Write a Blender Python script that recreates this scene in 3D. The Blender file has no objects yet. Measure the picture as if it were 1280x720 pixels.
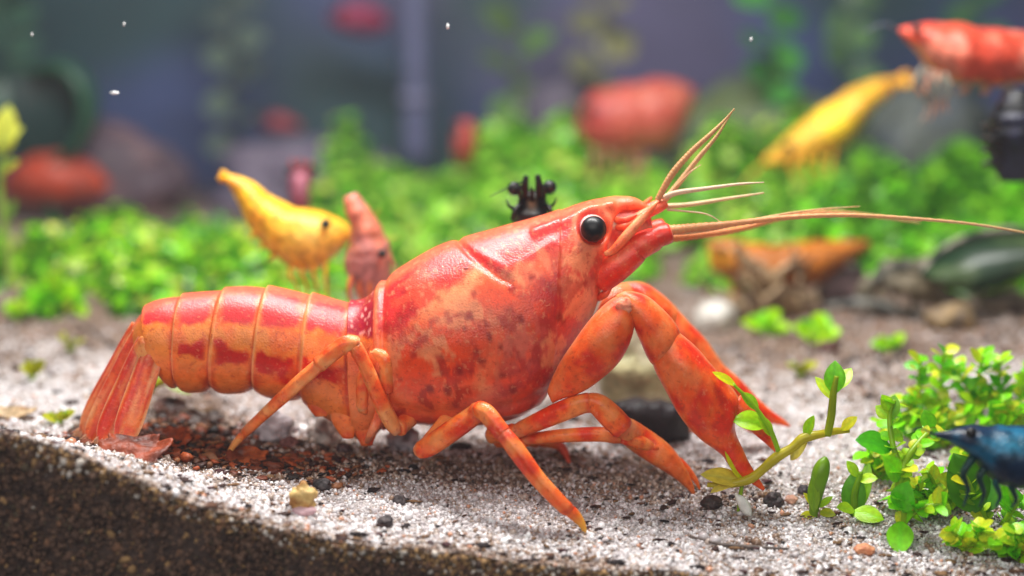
import bpy, math, random
import numpy as np
from mathutils import Vector, Matrix, noise as mnoise

random.seed(7)
rng = np.random.default_rng(7)
S = bpy.context.scene
COL = S.collection
S.unit_settings.system = 'METRIC'
S.unit_settings.scale_length = 0.0055          # one unit is 5.5 mm: the crayfish is about 4 cm long

# ------------------------------------------------------------------ camera
CAM = Vector((0.0, -20.0, 5.0))
PITCH = math.radians(7.1)
FPX = 2000.0
cd = bpy.data.cameras.new('camera')
cam = bpy.data.objects.new('camera', cd)
COL.objects.link(cam)
cam.location = CAM
cam.rotation_euler = (math.radians(90) - PITCH, 0, 0)
cd.sensor_width = 36
cd.lens = FPX / 1280 * 36
cd.clip_start = 0.1
cd.clip_end = 500
cd.dof.use_dof = True
cd.dof.focus_distance = 19.4
cd.dof.aperture_fstop = 0.086
S.camera = cam

# ------------------------------------------------------------------ light: hood lamp over the tank, room light from the front
w = bpy.data.worlds.new('World')
S.world = w
w.use_nodes = True
w.node_tree.nodes['Background'].inputs[0].default_value = (0.80, 0.88, 1.0, 1)
w.node_tree.nodes['Background'].inputs[1].default_value = 0.12


def area(name, loc, target, sx, sy, power, col):
    l = bpy.data.lights.new(name, 'AREA')
    l.shape = 'RECTANGLE'
    l.size, l.size_y = sx, sy
    l.energy = power
    l.color = col
    o = bpy.data.objects.new(name, l)
    COL.objects.link(o)
    o.location = loc
    o.rotation_euler = (Vector(target) - Vector(loc)).to_track_quat('-Z', 'Y').to_euler()
    return o


area('hood_lamp', (-1, 2.0, 17), (0, 4, 0), 16, 2.6, 7200, (1.0, 0.985, 0.95))
area('room_light', (-5, -26, 16), (0, 0, 1), 34, 20, 5000, (1.0, 0.95, 0.9))

S.view_settings.view_transform = 'Standard'
S.view_settings.look = 'None'
S.view_settings.exposure = 0.0
S.view_settings.gamma = 1.0
S.cycles.use_denoising = True
S.cycles.max_bounces = 8
S.cycles.transparent_max_bounces = 8
S.cycles.volume_bounces = 1
S.cycles.sample_clamp_indirect = 4.0
S.cycles.caustics_reflective = False
S.cycles.caustics_refractive = False


# ------------------------------------------------------------------ helpers
CP, SP = math.cos(PITCH), math.sin(PITCH)


def at(px, py, y):
    """a point of the place that is seen at photo pixel (px, py) and lies at depth y"""
    dx, dv = (px - 640) / FPX, (360 - py) / FPX
    d = Vector((dx, CP + dv * SP, -SP + dv * CP))
    t = (y - CAM.y) / d.y
    return CAM + d * t


def proj(P):
    """photo pixels of an array of points"""
    P = np.asarray(P, float) - np.array(CAM)
    depth = P[:, 1] * CP - P[:, 2] * SP
    up = P[:, 1] * SP + P[:, 2] * CP
    return 640 + FPX * P[:, 0] / depth, 360 - FPX * up / depth


def lin(c):
    c = np.asarray(c, float) / 255.0
    return np.where(c <= 0.04045, c / 12.92, ((c + 0.055) / 1.055) ** 2.4)


def vnoise(P, scale, seed=0.0):
    f = mnoise.noise
    return np.array([f(Vector((p[0] * scale + seed, p[1] * scale - seed, p[2] * scale + 2.3 * seed))) for p in P])


def sstep(a, b, x):
    t = np.clip((x - a) / (b - a + 1e-9), 0, 1)
    return t * t * (3 - 2 * t)


def mesh_data(name, V, F, mat, col=None, smooth=True):
    me = bpy.data.meshes.new(name)
    if isinstance(F, np.ndarray):
        n, k = F.shape
        me.vertices.add(len(V))
        me.vertices.foreach_set('co', np.asarray(V, np.float32).ravel())
        me.loops.add(n * k)
        me.loops.foreach_set('vertex_index', F.astype(np.int32).ravel())
        me.polygons.add(n)
        me.polygons.foreach_set('loop_start', np.arange(0, n * k, k, dtype=np.int32))
        me.update(calc_edges=True)
    else:
        me.from_pydata([tuple(v) for v in V], [], F)
    if smooth:
        me.polygons.foreach_set('use_smooth', [True] * len(me.polygons))
    if col is not None:
        at_ = me.color_attributes.new('pigment', 'FLOAT_COLOR', 'POINT')
        c = np.ones((len(V), 4), np.float32)
        c[:, :3] = col
        at_.data.foreach_set('color', c.ravel())
    me.materials.append(mat)
    me.update()
    return me


def obj(name, V, F, mat, parent=None, col=None, smooth=True, origin=None):
    V = np.asarray(V, float)
    if parent is not None:
        o0 = np.array(parent_world(parent))
    elif origin is not None:
        o0 = np.array(origin)
    else:
        o0 = np.zeros(3)
    me = mesh_data(name, V - o0, F, mat, col, smooth)
    o = bpy.data.objects.new(name, me)
    COL.objects.link(o)
    if parent is not None:
        o.parent = parent
    else:
        o.location = tuple(o0)
    return o


def parent_world(p):
    v = Vector((0, 0, 0))
    while p is not None:
        v += p.location
        p = p.parent
    return v


def tag(o, label, cat=None, group=None, kind=None):
    o['label'] = label
    if cat:
        o['category'] = cat
    if group:
        o['group'] = group
    if kind:
        o['kind'] = kind
    return o


def thing(name, label, cat, loc, group=None):
    o = bpy.data.objects.new(name, None)
    COL.objects.link(o)
    o.location = tuple(loc)
    o.empty_display_size = 0.1
    return tag(o, label, cat, group)


def catmull(P, n, rad=None):
    """P (k,d) -> n samples of a Catmull-Rom curve through them"""
    P = np.asarray(P, float)
    k = len(P)
    Q = np.vstack([2 * P[0] - P[1], P, 2 * P[-1] - P[-2]])
    t = np.linspace(0, k - 1 - 1e-9, n)
    i = t.astype(int)
    f = (t - i)[:, None]
    a, b, c, d = Q[i], Q[i + 1], Q[i + 2], Q[i + 3]
    return 0.5 * (2 * b + (c - a) * f + (2 * a - 5 * b + 4 * c - d) * f ** 2 + (3 * b - a - 3 * c + d) * f ** 3)


def grid_faces(nr, m, cap=True):
    i = np.arange(nr - 1)[:, None]
    j = np.arange(m)[None, :]
    a = i * m + j
    b = i * m + (j + 1) % m
    F = np.stack([a, b, b + m, a + m], -1).reshape(-1, 4)
    F = F.tolist()
    if cap:
        F.append(list(range(m))[::-1])
        F.append([(nr - 1) * m + q for q in range(m)])
    return F


def loft(st, n, m, power=2.0):
    """st rows: Ax Ay Az Bx By Bz thick: sections from A (theta 0) to B (theta pi), half thickness along y.
    Returns V (n*m,3), ring parameter (0..k-1), v (0 at A .. 1 at B)"""
    C = catmull(st, n)
    th = np.linspace(0, 2 * math.pi, m, endpoint=False)
    ct, sn = np.cos(th), np.sin(th)
    if power != 2.0:
        ct = np.sign(ct) * np.abs(ct) ** (2 / power)
        sn = np.sign(sn) * np.abs(sn) ** (2 / power)
    A, B, t = C[:, 0:3], C[:, 3:6], np.maximum(C[:, 6], 0.004)
    mid, half = (A + B) / 2, (A - B) / 2
    V = mid[:, None, :] + half[:, None, :] * ct[None, :, None]
    V[:, :, 1] -= t[:, None] * sn[None, :]
    s = np.repeat(np.linspace(0, len(st) - 1, n), m)
    v = np.tile((1 - np.cos(th)) / 2, n)
    return V.reshape(-1, 3), s, v


def stations(rows, y=None):
    """rows (ax, ay, bx, by, t) or (ax, ay, bx, by, t, y) in pixels"""
    out = []
    for r in rows:
        yy = r[5] if len(r) > 5 else y
        a, b = at(r[0], r[1], yy), at(r[2], r[3], yy)
        out.append([*a, *b, r[4]])
    return np.array(out)


def tube(pts, radii, n=24, m=10, cap=True):
    P = catmull(np.column_stack([np.asarray(pts, float), np.asarray(radii, float)]), n)
    R = np.maximum(P[:, 3], 0.002)
    P = P[:, :3]
    T = np.gradient(P, axis=0)
    T /= np.linalg.norm(T, axis=1)[:, None] + 1e-12
    up = np.array([0, 0, 1.0])
    if abs(T[0] @ up) > 0.9:
        up = np.array([0, 1.0, 0])
    N = np.zeros_like(P)
    nrm = up - T[0] * (up @ T[0])
    nrm /= np.linalg.norm(nrm)
    for i in range(n):
        nrm = nrm - T[i] * (nrm @ T[i])
        nrm /= np.linalg.norm(nrm) + 1e-12
        N[i] = nrm
    Bn = np.cross(T, N)
    th = np.linspace(0, 2 * math.pi, m, endpoint=False)
    V = P[:, None, :] + R[:, None, None] * (N[:, None, :] * np.cos(th)[None, :, None] + Bn[:, None, :] * np.sin(th)[None, :, None])
    return V.reshape(-1, 3), grid_faces(n, m, cap), np.repeat(np.linspace(0, 1, n), m)


def pxtube(rows, n=24, m=10):
    """rows (px, py, y, radius)"""
    return tube([at(r[0], r[1], r[2]) for r in rows], [r[3] for r in rows], n, m)


def ico(sub=0):
    t = (1 + 5 ** 0.5) / 2
    V = np.array([(-1, t, 0), (1, t, 0), (-1, -t, 0), (1, -t, 0), (0, -1, t), (0, 1, t), (0, -1, -t), (0, 1, -t), (t, 0, -1), (t, 0, 1), (-t, 0, -1), (-t, 0, 1)], float)
    V /= np.linalg.norm(V[0])
    F = [(0, 11, 5), (0, 5, 1), (0, 1, 7), (0, 7, 10), (0, 10, 11), (1, 5, 9), (5, 11, 4), (11, 10, 2), (10, 7, 6), (7, 1, 8), (3, 9, 4), (3, 4, 2), (3, 2, 6), (3, 6, 8), (3, 8, 9), (4, 9, 5), (2, 4, 11), (6, 2, 10), (8, 6, 7), (9, 8, 1)]
    for _ in range(sub):
        V = V.tolist()
        cache, F2 = {}, []

        def midp(a, b):
            k = (min(a, b), max(a, b))
            if k not in cache:
                q = (np.array(V[a]) + np.array(V[b])) / 2
                V.append((q / np.linalg.norm(q)).tolist())
                cache[k] = len(V) - 1
            return cache[k]
        for a, b, c in F:
            x, y, z = midp(a, b), midp(b, c), midp(c, a)
            F2 += [(a, x, z), (b, y, x), (c, z, y), (x, y, z)]
        F = F2
        V = np.array(V)
    return np.array(V), np.array(F)


ICO0, ICO1, ICO2, ICO3 = ico(0), ico(1), ico(2), ico(3)


def lump(center, r, rough=0.25, scale=1.3, seed=0.0, base=ICO3, rot=0.0):
    V, F = base
    r = np.asarray(r, float) * np.ones(3)
    d = 1 + rough * vnoise(V, scale, seed) + rough * 0.4 * vnoise(V, scale * 3, seed + 5)
    P = V * d[:, None] * r
    c, s = math.cos(rot), math.sin(rot)
    P = P @ np.array([[c, s, 0], [-s, c, 0], [0, 0, 1]])
    return P + np.asarray(center, float), F


# ------------------------------------------------------------------ materials
def principled(name):
    m = bpy.data.materials.new(name)
    m.use_nodes = True
    nt = m.node_tree
    return m, nt, nt.nodes['Principled BSDF']


def pigment_mat(name, rough=0.4, sss=0.0, sss_r=(0.3, 0.1, 0.05), sss_s=0.15, coat=0.0, bump=0.0, bscale=12, mott=0.15, mscale=6, spec=0.5, translucent=0.0, alpha=None, speck=0.0):
    m, nt, b = principled(name)
    N, L = nt.nodes, nt.links
    a = N.new('ShaderNodeAttribute')
    a.attribute_name = 'pigment'
    tc = N.new('ShaderNodeTexCoord')
    nz = N.new('ShaderNodeTexNoise')
    nz.inputs['Scale'].default_value = mscale
    nz.inputs['Detail'].default_value = 6
    L.new(tc.outputs['Object'], nz.inputs['Vector'])
    mr = N.new('ShaderNodeMapRange')
    mr.inputs[1].default_value = 0.3
    mr.inputs[2].default_value = 0.7
    mr.inputs[3].default_value = 1 - mott
    mr.inputs[4].default_value = 1 + mott
    L.new(nz.outputs['Fac'], mr.inputs[0])
    mx = N.new('ShaderNodeVectorMath')
    mx.operation = 'SCALE'
    L.new(a.outputs['Color'], mx.inputs[0])
    L.new(mr.outputs[0], mx.inputs['Scale'])
    L.new(mx.outputs[0], b.inputs['Base Color'])
    if speck:
        n3_ = N.new('ShaderNodeTexNoise')
        n3_.inputs['Scale'].default_value = speck
        n3_.inputs['Detail'].default_value = 3
        n3_.inputs['Roughness'].default_value = 0.7
        L.new(tc.outputs['Object'], n3_.inputs['Vector'])
        for lo, hi, f0, rgb in ((0.57, 0.66, 0.50, (0.52, 0.035, 0.012)), (0.42, 0.33, 0.32, (0.90, 0.36, 0.16))):
            q = N.new('ShaderNodeMapRange')
            q.inputs[1].default_value = lo
            q.inputs[2].default_value = hi
            q.inputs[3].default_value = 0.0
            q.inputs[4].default_value = f0
            L.new(n3_.outputs['Fac'], q.inputs[0])
            mm = N.new('ShaderNodeMix')
            mm.data_type = 'RGBA'
            mm.inputs['B'].default_value = (*rgb, 1)
            L.new(q.outputs[0], mm.inputs['Factor'])
            L.new(mx.outputs[0], mm.inputs['A'])
            mx = type('o', (), {'outputs': [mm.outputs['Result']]})
        L.new(mx.outputs[0], b.inputs['Base Color'])
    b.inputs['Roughness'].default_value = rough
    b.inputs['Specular IOR Level'].default_value = spec
    if sss:
        b.inputs['Subsurface Weight'].default_value = sss
        b.inputs['Subsurface Radius'].default_value = sss_r
        b.inputs['Subsurface Scale'].default_value = sss_s
    if coat:
        b.inputs['Coat Weight'].default_value = coat
        b.inputs['Coat Roughness'].default_value = 0.16
    if bump:
        n2 = N.new('ShaderNodeTexNoise')
        n2.inputs['Scale'].default_value = bscale
        n2.inputs['Detail'].default_value = 4
        L.new(tc.outputs['Object'], n2.inputs['Vector'])
        bp = N.new('ShaderNodeBump')
        bp.inputs['Strength'].default_value = bump
        bp.inputs['Distance'].default_value = 0.03
        L.new(n2.outputs['Fac'], bp.inputs['Height'])
        L.new(bp.outputs[0], b.inputs['Normal'])
        L.new(bp.outputs[0], b.inputs['Coat Normal'])
    out = N['Material Output']
    if translucent:
        tr = N.new('ShaderNodeBsdfTranslucent')
        L.new(mx.outputs[0], tr.inputs['Color'])
        ms = N.new('ShaderNodeMixShader')
        ms.inputs[0].default_value = translucent
        L.new(b.outputs[0], ms.inputs[1])
        L.new(tr.outputs[0], ms.inputs[2])
        L.new(ms.outputs[0], out.inputs['Surface'])
    if alpha is not None:
        b.inputs['Alpha'].default_value = alpha
    return m


M_SHELL = pigment_mat('crayfish_shell', rough=0.40, sss=0.15, sss_r=(1.0, 0.3, 0.12), sss_s=0.08, coat=0.45, bump=0.26, bscale=42, mott=0.14, mscale=8, speck=13, spec=0.25)
M_LIMB = pigment_mat('crayfish_limb', rough=0.40, sss=0.40, sss_r=(1.0, 0.32, 0.12), sss_s=0.14, coat=0.36, bump=0.26, bscale=42, mott=0.14, mscale=9, speck=12, spec=0.25)
M_HAIR = pigment_mat('antenna_skin', rough=0.4, sss=0.3, sss_s=0.05, bump=0.3, bscale=60, mott=0.1, mscale=20, translucent=0.2)
M_EYE = pigment_mat('black_eye', rough=0.42, coat=0.06, mott=0.0, spec=0.4)
M_SHRIMP = pigment_mat('shrimp_shell', rough=0.4, sss=0.35, sss_r=(1.0, 0.5, 0.3), sss_s=0.15, coat=0.08, spec=0.3, bump=0.5, bscale=16, mott=0.42, mscale=8)
M_SAND = pigment_mat('sand_grain', rough=0.28, mott=0.12, mscale=5, spec=0.7)
M_GROUND = pigment_mat('sand_bed', rough=0.8, bump=1.0, bscale=55, mott=0.4, mscale=30)
M_SOIL = pigment_mat('wet_soil', spec=0.25, rough=0.7, bump=0.6, bscale=22, mott=0.4, mscale=9)
M_ROCK = pigment_mat('stone', rough=0.6, bump=0.6, bscale=14, mott=0.3, mscale=5)
M_WOOD = pigment_mat('waterlogged_wood', rough=0.55, bump=0.8, bscale=16, mott=0.45, mscale=7)
M_LEAF = pigment_mat('leaf', rough=0.32, sss=0.0, bump=0.15, bscale=14, mott=0.15, mscale=5, translucent=0.42, coat=0.1)
M_DEBRIS = pigment_mat('leaf_litter', rough=0.5, bump=0.6, bscale=18, mott=0.4, mscale=8, translucent=0.2)
M_BACK = pigment_mat('tank_back', rough=0.6, mott=0.25, mscale=0.35)


def flat(n, rgb, jitter=0.0):
    c = np.tile(lin(rgb), (n, 1))
    if jitter:
        c = c * (1 + jitter * rng.standard_normal((n, 1)))
    return np.clip(c, 0.002, 0.95)


# ------------------------------------------------------------------ the sand bed
FRONT_Y = -2.4
BACK_Y = 24.0


def ctrl(y, rows):
    P = [at(a, b, y) for a, b in rows]
    return y, [p.x for p in P], [p.z for p in P]


CT = [
    ctrl(FRONT_Y, [(-300, 520), (-100, 530), (0, 543), (60, 556), (110, 575), (180, 604), (250, 632), (340, 660), (450, 683), (600, 699), (750, 710), (900, 722), (1100, 740), (1600, 750)]),
    ctrl(0.0, [(-200, 540), (100, 556), (282, 566), (400, 568), (550, 580), (700, 588), (868, 592), (1000, 590), (1280, 590), (1500, 590)]),
    ctrl(3.0, [(-200, 470), (100, 470), (282, 478), (700, 500), (900, 490), (1100, 470), (1280, 462), (1500, 460)]),
    ctrl(7.0, [(-200, 380), (0, 378), (200, 385), (400, 390), (700, 410), (900, 400), (1100, 385), (1280, 380), (1500, 375)]),
    ctrl(13.0, [(-200, 290), (0, 290), (200, 300), (450, 310), (700, 310), (900, 300), (1100, 295), (1280, 290), (1500, 290)]),
    ctrl(BACK_Y, [(-300, 235), (200, 240), (700, 240), (1200, 235), (1600, 235)]),
]
GX = np.linspace(-14, 14, 281)
GY = np.linspace(FRONT_Y, BACK_Y, 265)
rowsZ = np.array([np.interp(GX, c[1], c[2]) for c in CT])
GZ = np.empty((len(GY), len(GX)))
for i in range(len(GX)):
    GZ[:, i] = np.interp(GY, [c[0] for c in CT], rowsZ[:, i])
for _ in range(6):
    p = np.pad(GZ, 3, mode='edge')
    GZ = sum(p[3:-3, k:k + GZ.shape[1]] for k in range(7)) / 7 if False else GZ
    p = np.pad(GZ, ((0, 0), (2, 2)), mode='edge')
    GZ = sum(p[:, k:k + GZ.shape[1]] for k in range(5)) / 5
    p = np.pad(GZ, ((2, 2), (0, 0)), mode='reflect', reflect_type='odd')
    GZ = sum(p[k:k + GZ.shape[0], :] for k in range(5)) / 5
XX, YY = np.meshgrid(GX, GY)
PP = np.column_stack([XX.ravel(), YY.ravel(), np.zeros(XX.size)])
GZ = GZ + (0.07 * vnoise(PP, 0.8, 3.1) + 0.035 * vnoise(PP, 2.2, 8.0)).reshape(GZ.shape)


def ground(x, y):
    x = np.asarray(x, float)
    y = np.asarray(y, float)
    u = np.clip((x - GX[0]) / (GX[1] - GX[0]), 0, len(GX) - 1.001)
    v = np.clip((y - GY[0]) / (GY[1] - GY[0]), 0, len(GY) - 1.001)
    i, j = v.astype(int), u.astype(int)
    fv, fu = v - i, u - j
    return GZ[i, j] * (1 - fv) * (1 - fu) + GZ[i + 1, j] * fv * (1 - fu) + GZ[i, j + 1] * (1 - fv) * fu + GZ[i + 1, j + 1] * fv * fu


def gpt(px, y, up=0.0):
    """the point of the sand bed below pixel column px at depth y"""
    depth = (y - CAM.y)
    x = (px - 640) / FPX * depth * 1.0
    for _ in range(4):
        z = float(ground(x, y))
        depth = (y - CAM.y) * CP - (z - CAM.z) * SP
        x = (px - 640) / FPX * depth
    return Vector((x, y, float(ground(x, y)) + up))


def on_ground(px, py):
    """the point of the sand bed that is seen at pixel (px, py)"""
    best, bd = None, 1e9
    for y in np.arange(FRONT_Y, BACK_Y, 0.02):
        p = at(px, py, y)
        d = p.z - float(ground(p.x, y))
        if d < 0:
            return Vector((p.x, y, float(ground(p.x, y))))
    return gpt(px, BACK_Y)


def bell(px, py, cx, cy, rx, ry):
    return np.exp(-(((px - cx) / rx) ** 2 + ((py - cy) / ry) ** 2))


def dirt_and_shade(P):
    """brown mulm on the white sand, plus shade painted under the body (0..1)"""
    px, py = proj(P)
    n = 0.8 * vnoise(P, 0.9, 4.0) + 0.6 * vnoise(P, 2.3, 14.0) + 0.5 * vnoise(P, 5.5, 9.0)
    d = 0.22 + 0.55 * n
    d += 0.75 * bell(px, py, 560, 590, 240, 20)  # band under the body: its shade painted as brown sand, with some mulm
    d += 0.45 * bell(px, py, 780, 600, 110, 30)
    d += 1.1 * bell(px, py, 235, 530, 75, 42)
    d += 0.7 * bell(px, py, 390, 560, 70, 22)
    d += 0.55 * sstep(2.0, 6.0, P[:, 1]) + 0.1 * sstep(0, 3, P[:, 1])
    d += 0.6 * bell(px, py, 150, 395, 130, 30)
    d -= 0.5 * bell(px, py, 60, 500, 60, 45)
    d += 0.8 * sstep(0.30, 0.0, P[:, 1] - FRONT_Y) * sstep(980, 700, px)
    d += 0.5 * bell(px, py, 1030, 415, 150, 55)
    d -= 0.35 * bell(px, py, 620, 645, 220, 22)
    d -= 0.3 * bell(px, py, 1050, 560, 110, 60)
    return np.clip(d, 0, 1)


V = np.column_stack([XX.ravel(), YY.ravel(), GZ.ravel()])
nx = len(GX)
ii, jj = np.meshgrid(np.arange(len(GY) - 1), np.arange(nx - 1), indexing='ij')
a = (ii * nx + jj).ravel()
F = np.stack([a, a + 1, a + nx + 1, a + nx], -1)
dd = dirt_and_shade(V)[:, None]
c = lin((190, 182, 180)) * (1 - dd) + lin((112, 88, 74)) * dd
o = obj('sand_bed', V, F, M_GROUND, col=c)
tag(o, 'pale sand bed sloping up towards the back of the tank', kind='structure')

# the bank of dark soil under the sand, where it stands against the front of the tank
nb = 40
V, c = [], []
xs = GX
zt = GZ[0]
for k in range(nb):
    f = k / (nb - 1)
    z = zt * (1 - f) + (-3.0) * f - 0.02
    y = FRONT_Y + 0.0 + 0.10 * (1 - np.minimum(1, k / 3)) ** 2 + 0.05 * np.array([mnoise.noise(Vector((x * 1.5, f * 8, 2))) for x in xs])
    V.append(np.column_stack([xs, y, z]))
    d = np.clip((zt - z) / 0.25, 0, 1)[:, None]
    c.append(lin((146, 112, 76)) * (1 - d) + lin((66, 52, 46)) * d)
V, c = np.vstack(V), np.vstack(c)
ii, jj = np.meshgrid(np.arange(nb - 1), np.arange(nx - 1), indexing='ij')
a = (ii * nx + jj).ravel()
F = np.stack([a, a + nx, a + nx + 1, a + 1], -1)
o = obj('soil_bank', V, F, M_SOIL, col=c)
tag(o, 'dark brown soil bank cut off along the front under the sand', kind='structure')


def grain_mesh(C, R, colr, base=ICO0, squash=0.75):
    """one mesh of many grains: centres, radii, colours"""
    BV, BF = base
    n = len(C)
    q = rng.standard_normal((n, 4))
    q /= np.linalg.norm(q, axis=1)[:, None]
    w_, x, y, z = q.T
    Rm = np.stack([1 - 2 * (y * y + z * z), 2 * (x * y - z * w_), 2 * (x * z + y * w_), 2 * (x * y + z * w_), 1 - 2 * (x * x + z * z), 2 * (y * z - x * w_), 2 * (x * z - y * w_), 2 * (y * z + x * w_), 1 - 2 * (x * x + y * y)], -1).reshape(n, 3, 3)
    sc = np.stack([np.ones(n), rng.uniform(0.6, 1.0, n), rng.uniform(0.5, squash + 0.15, n)], -1)
    jit = 1 + 0.22 * rng.standard_normal((n, len(BV), 1))
    P = BV[None] * jit * (sc * R[:, None])[:, None, :]
    P = np.einsum('nij,nkj->nki', Rm, P) + C[:, None, :]
    F = (BF[None] + (np.arange(n) * len(BV))[:, None, None]).reshape(-1, 3)
    cc = np.repeat(colr, len(BV), axis=0)
    return P.reshape(-1, 3), F, cc


GC = [lin(q) for q in [(234, 230, 231), (198, 190, 191), (180, 162, 150), (140, 112, 92), (88, 66, 54), (42, 34, 34), (196, 140, 110)]]


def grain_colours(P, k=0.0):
    d = np.clip(dirt_and_shade(P) + k, 0, 1)
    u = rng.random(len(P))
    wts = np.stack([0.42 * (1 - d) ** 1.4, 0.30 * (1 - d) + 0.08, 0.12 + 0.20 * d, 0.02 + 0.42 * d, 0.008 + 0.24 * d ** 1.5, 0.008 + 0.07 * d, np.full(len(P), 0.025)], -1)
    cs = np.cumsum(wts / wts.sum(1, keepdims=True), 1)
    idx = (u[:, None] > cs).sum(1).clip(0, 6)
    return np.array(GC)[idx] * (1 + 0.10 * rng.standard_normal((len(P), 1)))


n = 100000
y = FRONT_Y + (rng.random(n) ** 1.35) * 10.5
x = rng.uniform(-1, 1, n) * (y + 20.0) * 0.335
R = rng.gamma(4, 0.0036, n) + 0.0065
R = np.where(rng.random(n) < 0.02, R * 1.9, R)
C = np.column_stack([x, y, ground(x, y) + R * 0.25])
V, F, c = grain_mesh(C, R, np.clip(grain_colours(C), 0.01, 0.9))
o = obj('sand', V, F, M_SAND, col=c, smooth=False)
tag(o, 'loose white, grey and brown sand grains covering the bed', 'sand', kind='stuff')

n = 24000
x = rng.uniform(-7, 4.5, n)
z = ground(x, np.full(n, FRONT_Y)) - 0.02 - rng.random(n) ** 1.3 * 2.2
R = rng.gamma(3, 0.006, n) + 0.008
C = np.column_stack([x, FRONT_Y - 0.02 + 0.03 * rng.random(n), z])
d = np.clip((ground(x, np.full(n, FRONT_Y)) - z) / (0.34 + 0.30 * np.array([mnoise.noise(Vector((q * 1.3, 7.7, 0))) for q in x])), 0, 1)
u = rng.random(n)
SC = [lin(q) for q in [(86, 65, 54), (104, 80, 66), (64, 49, 43), (122, 88, 66), (84, 72, 56), (158, 124, 84), (200, 190, 180)]]
wts = np.stack([0.4 * d + .08, 0.3 * d + .15, 0.2 * d + .03, 0.10 + 0 * d, 0.09 + 0 * d, 0.55 * (1 - d) + 0.03, 0.25 * (1 - d) + 0.001], -1)
cs = np.cumsum(wts / wts.sum(1, keepdims=True), 1)
c = np.array(SC)[(u[:, None] > cs).sum(1).clip(0, 6)]
V, F, c = grain_mesh(C, R, c)
o = obj('soil_grains', V, F, M_SOIL, col=c, smooth=False)
tag(o, 'dark brown soil crumbs packed along the front below the sand', 'soil', kind='stuff')

n = 1500
y = FRONT_Y + 0.05 + (rng.random(n) ** 1.5) * 8
x = rng.uniform(-1, 1, n) * (y + 20.0) * 0.335
R = rng.gamma(3, 0.011, n) + 0.014
C = np.column_stack([x, y, ground(x, y) + 0.025])
keep = (dirt_and_shade(C) + 0.25 * rng.standard_normal(n)) > 0.12
C, R = C[keep], R[keep]
n = len(C)
FC = np.array([lin(q) for q in [(58, 38, 34), (36, 28, 30), (92, 62, 46), (70, 40, 44), (120, 90, 62)]])[rng.integers(0, 5, n)]
V, F, c = grain_mesh(np.zeros((n, 3)), R, FC, ICO1, 0.4)
V = V.reshape(n, -1, 3)
V[:, :, 2] *= 0.35
V[:, :, 0] *= rng.uniform(0.8, 1.7, (n, 1))
V = (V + C[:, None, :]).reshape(-1, 3)
o = obj('detritus', V, F, M_SOIL, col=c, smooth=False)
tag(o, 'small dark brown flakes of rotted leaf strewn over the sand', 'debris', kind='stuff')

# ------------------------------------------------------------------ back of the tank
nu, nv = 120, 30
WX, WZ = np.meshgrid(np.linspace(-30, 30, nu), np.linspace(-4, 10, nv))
V0 = np.column_stack([WX.ravel(), np.full(nu * nv, BACK_Y), WZ.ravel()])
V = np.vstack([V0, V0 + np.array([0, .5, 0])])
F = []
for i in range(nv - 1):
    for j in range(nu - 1):
        a = i * nu + j
        F += [(a, a + 1, a + nu + 1, a + nu), (nu * nv + a, nu * nv + a + nu, nu * nv + a + nu + 1, nu * nv + a + 1)]
na, nb_ = vnoise(V, 0.16, 2.0), vnoise(V, 0.22, 9.0)
f1, f2 = sstep(-.05, .4, na)[:, None], sstep(0.0, .45, nb_)[:, None]
c = lin((58, 74, 120)) * (1 - f1) + lin((84, 80, 116)) * f1
c = c * (1 - f2) + lin((32, 66, 74)) * f2  # colour patches stand for algae and for reflections painted into the wall
o = obj('tank_back_wall', V, F, M_BACK, col=c)
tag(o, 'slate blue back wall of the tank with dim painted patches of algae and reflection', kind='structure')
#@@PART2

# ------------------------------------------------------------------ the crayfish
BODY = [  # top x,y  bottom x,y  half width, all in photo pixels but the width
    (160, 422, 190, 462, .22), (167, 402, 197, 466, .38), (181, 386, 204, 472, .47), (202, 376, 216, 482, .53),
    (235, 370, 230, 487, .58), (275, 364, 264, 489, .62), (315, 360, 302, 490, .65), (355, 363, 343, 495, .67),
    (395, 371, 388, 508, .68), (425, 377, 424, 530, .67), (441, 379, 450, 545, .66), (456, 374, 466, 545, .70),
    (471, 360, 480, 533, .82), (500, 337, 502, 526, .92), (540, 313, 538, 527, 1.0), (580, 297, 576, 529, 1.04),
    (620, 286, 615, 528, 1.04), (660, 276, 652, 517, .98), (696, 264, 686, 488, .88), (722, 255, 712, 448, .74),
    (741, 250, 736, 405, .58), (752, 248, 752, 360, .42), (762, 246, 763, 308, .27), (772, 245, 773, 271, .17),
    (792, 247, 791, 263, .11), (811, 258, 810, 261, .03)]
NR, NM = 440, 128
st = stations(BODY, 0.0)
V, s, v = loft(st, NR, NM)
topx = np.repeat(catmull(np.array(BODY)[:, :1], NR)[:, 0], NM)
cen = np.repeat(V.reshape(NR, NM, 3).mean(1), NM, axis=0)
rad = V - cen
radn = rad / (np.linalg.norm(rad, axis=1)[:, None] + 1e-9)
th = np.tile(np.linspace(0, 2 * math.pi, NM, endpoint=False), NR)
side = np.abs(np.sin(th))
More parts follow.
